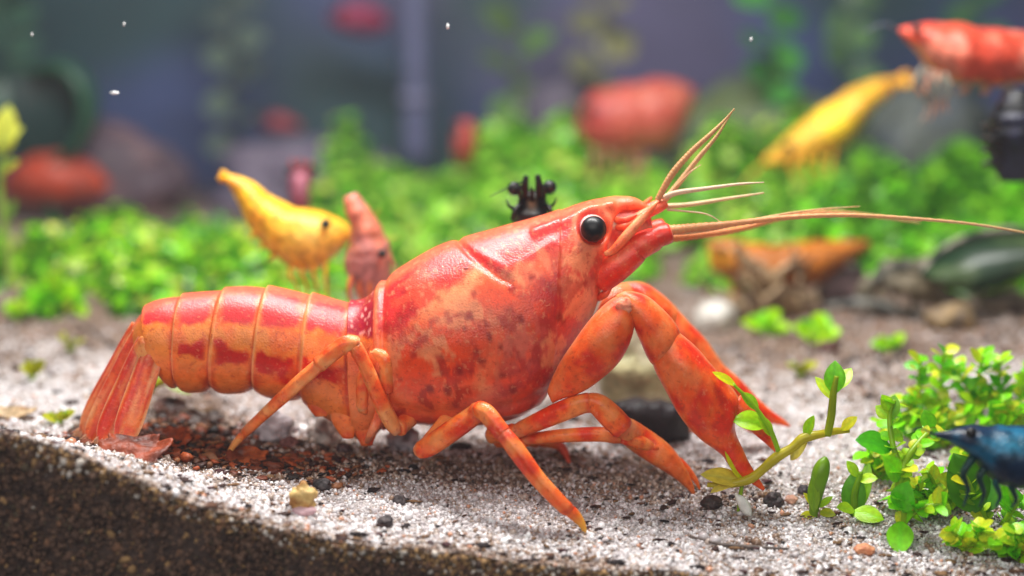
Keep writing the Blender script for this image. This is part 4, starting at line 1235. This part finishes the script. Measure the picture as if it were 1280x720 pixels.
# ------------------------------------------------------------------ low green carpets (ground cover)
def carpet(label, clumps, size, cols, seed, per=150):
    """clumps: (px, depth, radius, height above the bed); round leaves packed on domes"""
    r_ = np.random.default_rng(seed)
    ls = np.array([(0, 0, 0), (-.34, .30, .05), (-.42, .62, .07), (0, 1.0, -.02), (.42, .62, .07), (.34, .30, .05), (0, .5, -.04)])
    lf = np.array([(0, 6, 1), (1, 6, 2), (2, 6, 3), (3, 6, 4), (4, 6, 5), (5, 6, 0)])
    Vs, Fs, Cs, n0 = [], [], [], 0
    for (cx, yy, rad_, hh) in clumps:
        g_ = gpt(cx, yy)
        n_ = int(per * (rad_ / .6) ** 2 * (1 + .5 * hh))
        d_ = r_.standard_normal((n_, 3))
        d_[:, 2] = np.abs(d_[:, 2]) * 1.1
        d_ /= np.linalg.norm(d_, axis=1)[:, None]
        rr = rad_ * (0.55 + 0.45 * r_.random((n_, 1)) ** .5)
        C_ = np.array(g_) + d_ * rr * np.array([1, 1, hh / rad_])
        N_ = d_ + .55 * r_.standard_normal((n_, 3)) + np.array([0, -.25, .5])
        N_ /= np.linalg.norm(N_, axis=1)[:, None]
        T_ = np.cross(N_, r_.standard_normal((n_, 3)))
        T_ /= np.linalg.norm(T_, axis=1)[:, None]
        B_ = np.cross(N_, T_)
        sz = size * r_.uniform(.6, 1.25, n_)
        P_ = C_[:, None] + sz[:, None, None] * (ls[None, :, :1] * T_[:, None] + (ls[None, :, 1:2] - .5) * B_[:, None] + ls[None, :, 2:] * N_[:, None])
        Vs.append(P_.reshape(-1, 3))
        Fs.append((lf[None] + (n0 + np.arange(n_) * 7)[:, None, None]).reshape(-1, 3))
        n0 += n_ * 7
        pick = np.array([lin(q) for q in cols])[r_.integers(0, len(cols), n_)] * (1 + .18 * r_.standard_normal((n_, 1)))
        Cs.append(np.repeat(green(pick), 7, axis=0))
    o_ = obj('carpet_plants', np.vstack(Vs), np.vstack(Fs), M_LEAF, col=np.vstack(Cs))
    return tag(o_, label, 'ground cover', kind='stuff')


GREENS = [(108, 190, 32), (64, 144, 24), (134, 206, 44), (36, 92, 18), (172, 220, 96), (84, 160, 30), (46, 110, 22)]
r2 = np.random.default_rng(5)
cl = []
for i in range(80):
    cx = r2.uniform(-60, 425)
    yy = r2.uniform(6.2, 11.5)
    hh = r2.uniform(.35, .8)
    if 30 < cx < 330:
        hh += .25 * (yy > 8)
    if cx < 60 and yy < 7.5:
        continue
    cl.append((cx, yy, r2.uniform(.4, .75), hh))
carpet('dense bright green carpet of tiny round leaves behind the tail', cl, .27, GREENS, 11, per=95)
cl = []
for i in range(80):
    cx = r2.uniform(400, 1030)
    yy = r2.uniform(9.5, 17)
    t_ = (yy - 9.5) / 7.5
    cl.append((cx, yy, r2.uniform(.5, .9), r2.uniform(.6, 1.1) + 1.5 * t_ * (0.55 + .45 * math.sin(cx / 55.0 + 1.0))))
for i in range(44):
    cx = r2.uniform(430, 1010)
    cl.append((cx, r2.uniform(14, 18.5), r2.uniform(.6, 1.0), r2.uniform(1.0, 1.6) + 1.1 * (math.sin(cx / 47.0) > .1)))
carpet('hazy green bushes of round leaves behind the crayfish head', cl, .34, [(96, 178, 50), (66, 136, 40), (130, 200, 76), (44, 96, 34), (150, 206, 100)], 13, per=80)
cl = []
for i in range(46):
    cl.append((r2.uniform(1030, 1330), r2.uniform(8, 17), r2.uniform(.5, .85), r2.uniform(.6, 2.3)))
carpet('soft green bushes behind the big dark leaf', cl, .32, [(96, 182, 40), (78, 156, 44), (118, 196, 60), (56, 116, 50)], 17, per=80)
#@@PART4

# ------------------------------------------------------------------ stones, wood and litter
def stone(name, label, px, py, r, rgb, rgb2, seed, cat='pebble', mat=None, rough=.28, sink=.45, group=None, rot=0.0, base=ICO3, y=None):
    g_ = on_ground(px, py) if y is None else gpt(px, y)
    r = np.asarray(r, float) * np.ones(3)
    V_, F_ = lump(Vector(g_) + Vector((0, 0, r[2] * (1 - sink))), r, rough, 1.4, seed, base, rot)
    c_ = mixc(flat(len(V_), rgb), rgb2, sstep(-.1, .35, vnoise(V_, 2.2 / max(r), seed + 2)))
    o_ = obj(name, V_, F_, mat or M_ROCK, col=np.clip(c_, .003, .9), origin=g_)
    return tag(o_, label, cat, group)


G_PB = 'pebbles scattered on the front sand'
stone('pebble', 'small round dark grey pebble below the crayfish belly, upper of a pair', 499, 630, (.075, .07, .075), (66, 58, 60), (90, 80, 80), 1, group=G_PB)
stone('pebble', 'dark grey pebble on the white sand, lower of a pair', 481, 657, (.095, .08, .075), (56, 48, 50), (84, 74, 74), 2, group=G_PB)
stone('pebble', 'dark pebble next to the yellow shell fragment', 403, 612, (.11, .10, .09), (48, 42, 44), (76, 68, 70), 3, group=G_PB)
stone('pebble', 'almost black pebble below the claw tip', 967, 632, (.12, .10, .10), (34, 26, 28), (64, 52, 52), 4, group=G_PB)
stone('pebble', 'dark brown pebble beside the foot of the second leg', 890, 634, (.13, .10, .09), (54, 40, 38), (84, 66, 60), 5, group=G_PB)
stone('pebble', 'small dark pebble leaning against the stout green stalk', 1004, 618, (.075, .07, .07), (40, 34, 40), (70, 60, 66), 6, group=G_PB)
stone('pebble', 'pinkish tan pebble between the dark pebbles under the runner', 988, 628, (.09, .07, .06), (196, 150, 128), (180, 130, 108), 7, group=G_PB)
stone('pebble', 'orange pebble on the front sand below the lime plant', 1081, 692, (.12, .09, .07), (218, 150, 110), (196, 120, 80), 8, group=G_PB)
stone('pebble', 'brown pebble behind the runner on the far sand', 1036, 440, (.17, .14, .11), (84, 50, 44), (110, 74, 62), 9, group=G_PB)
stone('pebble', 'reddish brown pebble under the crayfish abdomen', 362, 560, (.12, .10, .10), (112, 66, 62), (150, 108, 100), 10, group=G_PB)
stone('pebble', 'dark pebble half buried between the rear legs', 430, 566, (.10, .09, .08), (66, 46, 48), (96, 76, 76), 11, group=G_PB)
stone('pebble', 'dark flat pebble behind the knee of the front leg', 576, 562, (.15, .09, .06), (40, 34, 36), (70, 60, 60), 12, group=G_PB)
stone('quartz_lump', 'pale lump of quartz under the middle of the abdomen', 342, 548, (.26, .2, .24), (206, 200, 206), (150, 140, 144), 13, cat='stone', rough=.4)
stone('quartz_lump', 'small pale lump of quartz below the rear of the carapace', 505, 562, (.20, .15, .20), (208, 204, 210), (130, 120, 126), 14, cat='stone', rough=.4)
stone('quartz_lump', 'pale lump of quartz between the abdomen and the rear leg root', 405, 552, (.2, .16, .2), (206, 198, 190), (150, 128, 120), 15, cat='stone', rough=.4)
stone('stone', 'mossy pale olive stone seen through the bent claw arm', 800, 500, (.62, .5, .85), (176, 172, 128), (206, 204, 172), 16, cat='stone', sink=.25, y=2.2)
stone('stone', 'white out-of-focus stone behind the far claw', 893, 412, (.34, .3, .30), (216, 212, 204), (160, 152, 142), 17, cat='stone', sink=.3)
stone('stone', 'tan stone on the brown sand under the dark branch', 1188, 410, (.42, .3, .26), (142, 118, 82), (110, 96, 84), 18, cat='stone')
stone('stone', 'grey-violet stone behind the tangled root', 1052, 372, (.45, .35, .42), (140, 116, 118), (112, 96, 98), 19, cat='stone')
stone('stone', 'dark spotted stone below the round-leaved sprig at the edge', 1258, 392, (.46, .3, .22), (128, 110, 92), (60, 48, 42), 20, cat='stone', rough=.35)
# shell fragment with pink base
g = on_ground(379, 640)
r_ = thing('shell_fragment', 'yellow shell fragment with a pink rim on the front sand', 'shell', g)
V_, F_ = lump(g + Vector((0, 0, .16)), (.15, .12, .17), .45, 2.0, 33)
obj('cap', V_, F_, M_ROCK, r_, col=mixc(flat(len(V_), (214, 178, 110)), (170, 118, 56), sstep(-.1, .3, vnoise(V_, 6, 2))))
V_, F_ = lump(g + Vector((0.02, -.06, .03)), (.15, .10, .06), .15, 1.5, 35)
obj('rim', V_, F_, M_ROCK, r_, col=flat(len(V_), (206, 170, 176)))
# white seed flake
g = on_ground(929, 644)
V_, s_, v_ = loft(stations([(918, 618, 921, 617, .02, g.y), (921, 628, 932, 622, .05, g.y), (927, 640, 939, 634, .05, g.y), (936, 647, 940, 645, .02, g.y)]), 16, 14)
tag(obj('seed_flake', V_, grid_faces(16, 14), M_ROCK, col=flat(len(V_), (238, 236, 228)), origin=g), 'small white seed flake hanging under the end of the runner', 'flake')
# twigs
for rows, rr, lab in [([(862, 674), (900, 684), (945, 688), (985, 690)], .022, 'thin grey twig lying on the white sand at the front'),
                      ([(862, 452), (884, 440), (910, 436), (930, 426)], .04, 'short brown twig on the brown sand below the white stone'),
                      ([(1040, 462), (1070, 452), (1104, 456), (1130, 446)], .04, 'crooked brown twig on the sand between the branch and the runner'),
                      ([(990, 418), (1020, 424), (1052, 416), (1076, 420)], .035, 'thin dark twig in front of the dark branch'),
                      ([(92, 400), (120, 420), (150, 438), (168, 452)], .03, 'thin dark twig on the sand behind the tail')]:
    pts = [on_ground(a_, b_) + Vector((0, 0, .03)) for a_, b_ in rows]
    V_, F_, t_ = tube(pts, [rr * .6, rr, rr, rr * .5], 24, 8)
    tag(obj('twig', V_, F_, M_WOOD, col=flat(len(V_), (96, 84, 78)), origin=pts[0]), lab, 'twig')


def sheet(center, size, rgb, rgb2, seed, yaw=0.0, tilt=0.0, crumple=.18, n=22):
    """a crumpled bit of leaf with thickness"""
    u = np.linspace(-1, 1, n)
    X_, Y_ = np.meshgrid(u, u)
    q = np.column_stack([X_.ravel(), Y_.ravel(), np.zeros(n * n)])
    edge = 1 + .25 * vnoise(q, 2.5, seed)
    rad_ = np.maximum(np.abs(q[:, 0]), np.abs(q[:, 1]))
    nrm = np.hypot(q[:, 0], q[:, 1]) + 1e-6
    q[:, 0] *= rad_ / nrm * edge
    q[:, 1] *= rad_ / nrm * edge
    z_ = crumple * (vnoise(q, 1.6, seed + 3) + .5 * vnoise(q, 4, seed + 6)) + .12 * (q[:, 0] ** 2)
    top_ = np.column_stack([q[:, 0] * size[0], q[:, 1] * size[1], z_ * size[0] + .012])
    bot_ = top_ - np.array([0, 0, .024])
    V_ = np.vstack([top_, bot_])
    R_ = (Matrix.Rotation(yaw, 3, 'Z') @ Matrix.Rotation(tilt, 3, 'X'))
    V_ = V_ @ np.array(R_).T + np.array(center)
    F_ = []
    k_ = n * n
    for i in range(n - 1):
        for j in range(n - 1):
            a_ = i * n + j
            F_.append((a_, a_ + 1, a_ + n + 1, a_ + n))
            F_.append((k_ + a_, k_ + a_ + n, k_ + a_ + n + 1, k_ + a_ + 1))
    for i in range(n - 1):
        F_ += [(i, k_ + i, k_ + i + 1, i + 1), (i * n, (i + 1) * n, k_ + (i + 1) * n, k_ + i * n), (i * n + n - 1, k_ + i * n + n - 1, k_ + (i + 1) * n + n - 1, (i + 1) * n + n - 1), (k_ - n + i, k_ - n + i + 1, 2 * k_ - n + i + 1, 2 * k_ - n + i)]
    c_ = mixc(flat(len(V_), rgb), rgb2, sstep(-.1, .4, vnoise(V_, 3, seed)))
    return V_, F_, np.clip(c_, .004, .9)


G_LT = 'bits of orange-brown leaf litter by the tail'
for (px_, py_, sz, yaw, tilt, lab, c1, c2, sd) in [
        (168, 572, (.42, .30), .3, .5, 'largest orange-brown leaf scrap lying under the tail fan', (156, 66, 32), (92, 40, 26), 1),
        (215, 560, (.30, .22), -.5, .7, 'orange leaf scrap in the dark mulm beside the tail fan', (170, 76, 34), (88, 38, 26), 2),
        (308, 580, (.26, .20), .2, .45, 'orange leaf scrap around the foot of the rear leg', (190, 96, 50), (120, 56, 36), 3),
        (212, 520, (.26, .20), .9, .9, 'dark brown leaf scrap under the middle of the tail', (84, 48, 36), (50, 30, 28), 4),
        (250, 530, (.30, .2), -.2, .6, 'blackish leaf scrap in the mulm under the abdomen', (66, 46, 38), (110, 80, 50), 5),
        (20, 524, (.30, .16), .1, .3, 'pale tan leaf scrap on the sand at the picture edge', (206, 178, 140), (170, 130, 90), 6),
        (862, 540, (.32, .22), -.3, .5, 'reddish leaf scrap beside the black wood chip', (176, 92, 62), (128, 62, 48), 7)]:
    g_ = on_ground(px_, py_)
    V_, F_, c_ = sheet(g_ + Vector((0, 0, .09)), sz, c1, c2, sd * 3.3, yaw, tilt)
    tag(obj('leaf_scrap', V_, F_, M_DEBRIS, col=c_, origin=g_), lab, 'leaf litter', G_LT)
# heap of rotted leaf under the tail
n = 1500
pxs = rng.normal(0, 1, n)
C, keepc = [], []
for i in range(n):
    bx, by = (225 + 62 * rng.standard_normal(), 538 + 20 * rng.standard_normal()) if i % 3 else (330 + 60 * rng.standard_normal(), 566 + 12 * rng.standard_normal())
    q_ = gpt(bx, -1.2 + (600 - by) * .022)
    C.append((q_.x, q_.y, q_.z + .02 + .10 * rng.random() * math.exp(-((bx - 225) / 60) ** 2)))
C = np.array(C)
R = rng.gamma(3, .014, n) + .012
HC = np.array([lin(q) for q in [(60, 36, 30), (36, 26, 24), (120, 58, 34), (168, 80, 40), (84, 52, 36), (150, 96, 60)]])[rng.integers(0, 6, n)]
V_, F_, c_ = grain_mesh(np.zeros((n, 3)), R, HC, ICO1, .4)
V_ = V_.reshape(n, -1, 3)
V_[:, :, 2] *= .5
V_ = (V_ + C[:, None, :]).reshape(-1, 3)
tag(obj('leaf_mould', V_, F_, M_DEBRIS, col=c_, smooth=False), 'crumbled dark and orange leaf mould heaped under the tail', 'debris', kind='stuff')
# black wood chip under the claw
g = on_ground(806, 552)
V_, s_, v_ = loft(stations([(752, 512, 758, 534, .08, g.y), (775, 502, 780, 546, .25, g.y), (806, 500, 808, 552, .3, g.y), (835, 503, 840, 550, .28, g.y), (856, 510, 862, 546, .1, g.y)]), 40, 20, 3.5)
V_ = V_ + .05 * np.column_stack([vnoise(V_, 3, 1), vnoise(V_, 3, 2), vnoise(V_, 5, 3)])
tag(obj('wood_chip', V_, grid_faces(40, 20), M_WOOD, col=flat(len(V_), (30, 20, 26)), origin=g), 'black wood chip lying on the sand inside the bent claw', 'wood')


# tangled brown root behind the claws
def branch(parent, rows, rgb, rgb2, seed, n=40, m=12, rough=.35, name='branch'):
    V_, F_, t_ = pxtube(rows, n, m)
    P_ = V_.reshape(n, m, 3)
    ctr = P_.mean(1, keepdims=True)
    nz_ = vnoise(V_, 3.0, seed) + .6 * vnoise(V_, 8, seed)
    P_ = ctr + (P_ - ctr) * (1 + rough * nz_.reshape(n, m))[:, :, None]
    V_ = P_.reshape(-1, 3)
    return obj(name, V_, F_, M_WOOD, parent, col=np.clip(mixc(flat(len(V_), rgb), rgb2, sstep(-.1, .4, nz_)), .004, .9))


g = on_ground(965, 400)
y0 = g.y
rt = thing('tangled_root', 'tangle of thin brown root between the claws and the dark branch', 'root', g)
branch(rt, [(1010, 402, y0, .12), (985, 380, y0, .20), (958, 352, y0 - .1, .22), (935, 328, y0 - .15, .12), (918, 306, y0 - .2, .06)], (120, 92, 62), (168, 140, 104), 1)
branch(rt, [(900, 404, y0, .16), (930, 384, y0, .24), (962, 374, y0, .24), (1000, 372, y0, .14), (1024, 378, y0, .06)], (132, 108, 80), (176, 150, 118), 2)
rr = random.Random(3)
for i in range(26):
    sx, sy = rr.uniform(900, 1005), rr.uniform(335, 394)
    an = rr.uniform(-2.6, -.5)
    L_ = rr.uniform(18, 46)
    branch(rt, [(sx, sy, y0 - .2, .065), (sx + L_ * .5 * math.cos(an) + rr.uniform(-6, 6), sy + L_ * .5 * math.sin(an), y0 - .3, .04), (sx + L_ * math.cos(an), sy + L_ * math.sin(an), y0 - .3 + rr.uniform(-.2, .2), .012)], rr.choice([(150, 118, 84), (112, 84, 58), (186, 160, 126)]), (80, 58, 42), 5 + i, 14, 8, .2, 'rootlet')
# dark branch and its big leaf
g = on_ground(1110, 398)
y0 = g.y
br = thing('dark_branch', 'dark grey forked branch lying on the sand behind the plants', 'branch', g)
branch(br, [(1030, 384, y0, .05), (1060, 380, y0, .10), (1095, 382, y0, .12), (1130, 392, y0, .10), (1165, 404, y0, .05)], (52, 54, 50), (120, 118, 110), 31)
branch(br, [(1072, 372, y0, .08), (1095, 350, y0, .15), (1120, 336, y0, .17), (1150, 332, y0, .12), (1175, 322, y0 - .1, .08)], (58, 56, 46), (112, 104, 84), 32, rough=.5)
branch(br, [(1105, 352, y0 - .1, .16), (1135, 358, y0 - .1, .22), (1165, 366, y0, .20), (1195, 378, y0, .12), (1215, 386, y0, .05)], (96, 86, 66), (140, 124, 96), 33, rough=.5)
branch(br, [(1150, 334, y0 - .1, .05), (1166, 348, y0 - .2, .05), (1180, 366, y0 - .2, .04), (1188, 384, y0 - .2, .02)], (120, 112, 96), (90, 84, 70), 34)
y1 = y0 - .2
V_, s_, v_ = loft(stations([(1150, 338, 1154, 345, .03, y1), (1170, 318, 1178, 356, .06, y1), (1200, 300, 1206, 362, .07, y1), (1235, 290, 1238, 354, .07, y1 - .1), (1275, 287, 1276, 338, .06, y1 - .2), (1315, 292, 1314, 322, .05, y1 - .3), (1345, 302, 1345, 308, .02, y1 - .4)]), 50, 30)
V_[:, 1] += .5 * (v_ - .5) ** 2 * 2 - .6 * v_
c_ = mixc(flat(len(V_), (34, 66, 40)), (84, 106, 66), sstep(-.1, .4, vnoise(V_, 2, 3)))
c_ = mixc(c_, (58, 60, 52), sstep(.16, .05, v_))
big = thing('broad_leaf_plant', 'big dark green leaf with a grey rim growing over the dark branch', 'plant', g + Vector((.4, 0, 0)))
obj('leaf', V_, grid_faces(50, 30), M_LEAF, big, col=np.clip(c_, .004, .9))
V_, F_, t_ = pxtube([(1152, 342, y1, .05), (1144, 362, y1 + .1, .05), (1140, 392, y0, .05)], 16, 8)
obj('stem', V_, F_, M_LEAF, big, col=flat(len(V_), (60, 70, 46)))
V_, F_, t_ = pxtube([(1150, 342, y1, .035), (1168, 320, y1, .045), (1198, 300, y1, .045), (1235, 289, y1 - .1, .045), (1278, 286, y1 - .2, .04), (1318, 292, y1 - .3, .03)], 40, 8)
obj('leaf_rim', V_, F_, M_WOOD, big, col=mixc(flat(len(V_), (52, 54, 50)), (150, 142, 128), sstep(0, .3, vnoise(V_, 4, 2))))

# ------------------------------------------------------------------ far things, blurred
def far_stone(name, label, px, y, r, rgb, rgb2, seed, cat='stone', sink=.3, lift=0.0):
    g_ = gpt(px, y)
    V_, F_ = lump(Vector(g_) + Vector((0, 0, r[2] * (1 - sink) + lift)), r, .35, 1.2, seed)
    c_ = mixc(flat(len(V_), rgb), rgb2, sstep(-.1, .35, vnoise(V_, 1.2, seed + 2)))
    return tag(obj(name, V_, F_, M_ROCK, col=np.clip(c_, .003, .9), origin=g_), label, cat)


far_stone('stone', 'dark purple-brown stone far behind the red shrimp at the side', 165, 18, (1.3, .9, 1.15), (78, 62, 74), (104, 78, 84), 41)
far_stone('stone', 'pale grey stone mound far behind the yellow shrimp', 390, 19, (2.2, 1.2, 1.0), (110, 100, 118), (92, 84, 104), 42)
far_stone('stone', 'brownish stone against the back wall above the red-orange shrimp', 700, 20, (1.3, 1.0, 1.9), (96, 88, 104), (80, 74, 92), 43)
far_stone('stone', 'olive stone far behind the slanting yellow shrimp', 960, 18, (2.2, 1.2, 1.9), (92, 106, 66), (78, 90, 74), 44)
far_stone('stone', 'grey stone far behind the speckled red shrimp', 1165, 16, (1.5, 1.0, 2.0), (84, 90, 86), (66, 74, 82), 45)
# pale pipe
V_, F_, t_ = pxtube([(520, 200, 21, .34), (520, 120, 21, .34), (519, 60, 21, .33), (518, -60, 21, .33)], 20, 16)
pp = thing('filter_pipe', 'pale upright pipe against the far wall', 'pipe', gpt(520, 21))
obj('tube', V_, F_, M_ROCK, pp, col=flat(len(V_), (92, 96, 130)))
V_, F_, t_ = pxtube([(520, 128, 21, .42), (520, 116, 21, .42)], 6, 16)
obj('collar', V_, F_, M_ROCK, pp, col=flat(len(V_), (120, 120, 150)))


def tall_plant(label, px, y, top, lean, rgb, rgb2, seed, lw=.9, n=9, r=.09):
    rr_ = random.Random(seed)
    g_ = gpt(px, y)
    q_ = to_px(g_)
    rows = [(q_[0] + lean * f + 8 * math.sin(f * 5 + seed), q_[1] + (top - q_[1]) * f, y, r * (1 - .5 * f)) for f in np.linspace(0, 1, 5)]
    lv = []
    for i in range(n):
        f = .25 + .75 * i / (n - 1)
        bx, by = q_[0] + lean * f, q_[1] + (top - q_[1]) * f
        sd = 1 if i % 2 else -1
        lv.append((bx, by, y, bx + sd * rr_.uniform(22, 46), by - rr_.uniform(5, 34), y + rr_.uniform(-.8, .3), lw * rr_.uniform(.8, 1.2), rr_.choice([rgb, rgb2]), rr_.uniform(-.4, .4)))
    return plant('tall_plant', label, g_, [rows], lv, stemrgb=rgb2, group='tall far plants against the back wall')


tall_plant('tall blurred green plant rising far behind the feelers', 962, 17, 5, 0, (64, 140, 76), (50, 112, 66), 3)
tall_plant('tall grey-green plant far above the red-orange shrimp', 735, 19, -10, 20, (112, 124, 108), (94, 106, 100), 4)
tall_plant('dim green plant far behind the blue-black shrimp', 1210, 17, -30, 10, (62, 112, 84), (50, 92, 74), 5)
tall_plant('dim teal plant at the upper corner above the curled leaf', 20, 20, -40, -20, (56, 96, 96), (44, 78, 84), 6, n=11)
tall_plant('dim bluish plant high behind the crayfish tail', 285, 21, -20, 10, (84, 110, 120), (70, 92, 108), 7)
tall_plant('dim green plant near the back wall between the two red shrimps', 1075, 19, -20, -20, (76, 120, 90), (64, 100, 84), 8)
tall_plant('grey-green plant far behind the black shrimp', 640, 20, 40, 10, (84, 130, 84), (76, 108, 84), 9, n=7)
# curled leaf at the far side
g = gpt(60, 15)
cl_ = thing('curled_leaf_plant', 'big curled dark green leaf far behind at the upper side', 'plant', g)
V_, F_, t_ = pxtube([(36, 90, 15, .10), (76, 84, 15, .18), (104, 108, 15, .22), (111, 146, 15, .20), (96, 182, 15, .15), (70, 205, 15, .08)], 40, 14)
V_[:, 1] = 15 + (V_[:, 1] - 15) * 2.2
obj('leaf_edge', V_, F_, M_LEAF, cl_, col=flat(len(V_), (54, 96, 76)))
V_, s_, v_ = loft(stations([(12, 100, 14, 180, .1, 15.2), (40, 84, 40, 205, .2, 15.4), (80, 84, 80, 206, .2, 15.4), (110, 110, 108, 180, .1, 15.2)]), 24, 20)
obj('leaf', V_, grid_faces(24, 20), M_LEAF, cl_, col=flat(len(V_), (34, 62, 62)))
V_, F_, t_ = pxtube([(70, 200, 15, .12), (66, 240, 15, .12), (62, 300, 15, .10)], 12, 8)
obj('stem', V_, F_, M_LEAF, cl_, col=flat(len(V_), (50, 84, 70)))
# drifting specks
for i, (px_, py_, yy, r__, lab) in enumerate([(560, 33, 0.6, .024, 'bright white speck drifting in the water near the pale pipe'), (143, 116, 0.8, .03, 'white speck drifting above the rust-red shrimp'), (155, 30, 1.0, .016, 'faint speck drifting high above the curled leaf'), (40, 43, 1.0, .016, 'faint speck drifting near the upper corner'), (939, 49, 1.0, .016, 'pale speck drifting in front of the tall green plant')]):
    V_, F_ = lump(at(px_, py_, yy), (r__ * (1.8 if i == 1 else .8), r__ * .7, r__ * (.8 if i == 1 else 1.5)), .5, 1.5, i, ICO1)
    tag(obj('drifting_speck', V_, F_, M_ROCK, col=flat(len(V_), (236, 236, 236)), origin=at(px_, py_, yy)), lab, 'speck', 'specks drifting in the water')

# ------------------------------------------------------------------ the slightly cloudy water
x0, x1, y0, y1, z0, z1 = -32, 32, -22, BACK_Y + 2, -6, 11
V = [(x0, y0, z0), (x1, y0, z0), (x1, y1, z0), (x0, y1, z0), (x0, y0, z1), (x1, y0, z1), (x1, y1, z1), (x0, y1, z1)]
F = [(0, 3, 2, 1), (4, 5, 6, 7), (0, 1, 5, 4), (1, 2, 6, 5), (2, 3, 7, 6), (3, 0, 4, 7)]
mh = bpy.data.materials.new('cloudy_water')
mh.use_nodes = True
nt = mh.node_tree
nt.nodes.remove(nt.nodes['Principled BSDF'])
pv = nt.nodes.new('ShaderNodeVolumePrincipled')
pv.inputs['Color'].default_value = (0.84, 0.84, 0.92, 1)
pv.inputs['Density'].default_value = 0.0010
pv.inputs['Anisotropy'].default_value = 0.2
nt.links.new(pv.outputs[0], nt.nodes['Material Output'].inputs['Volume'])
o = obj('haze', V, F, mh, smooth=False)
tag(o, 'faintly cloudy water filling the tank', kind='stuff')
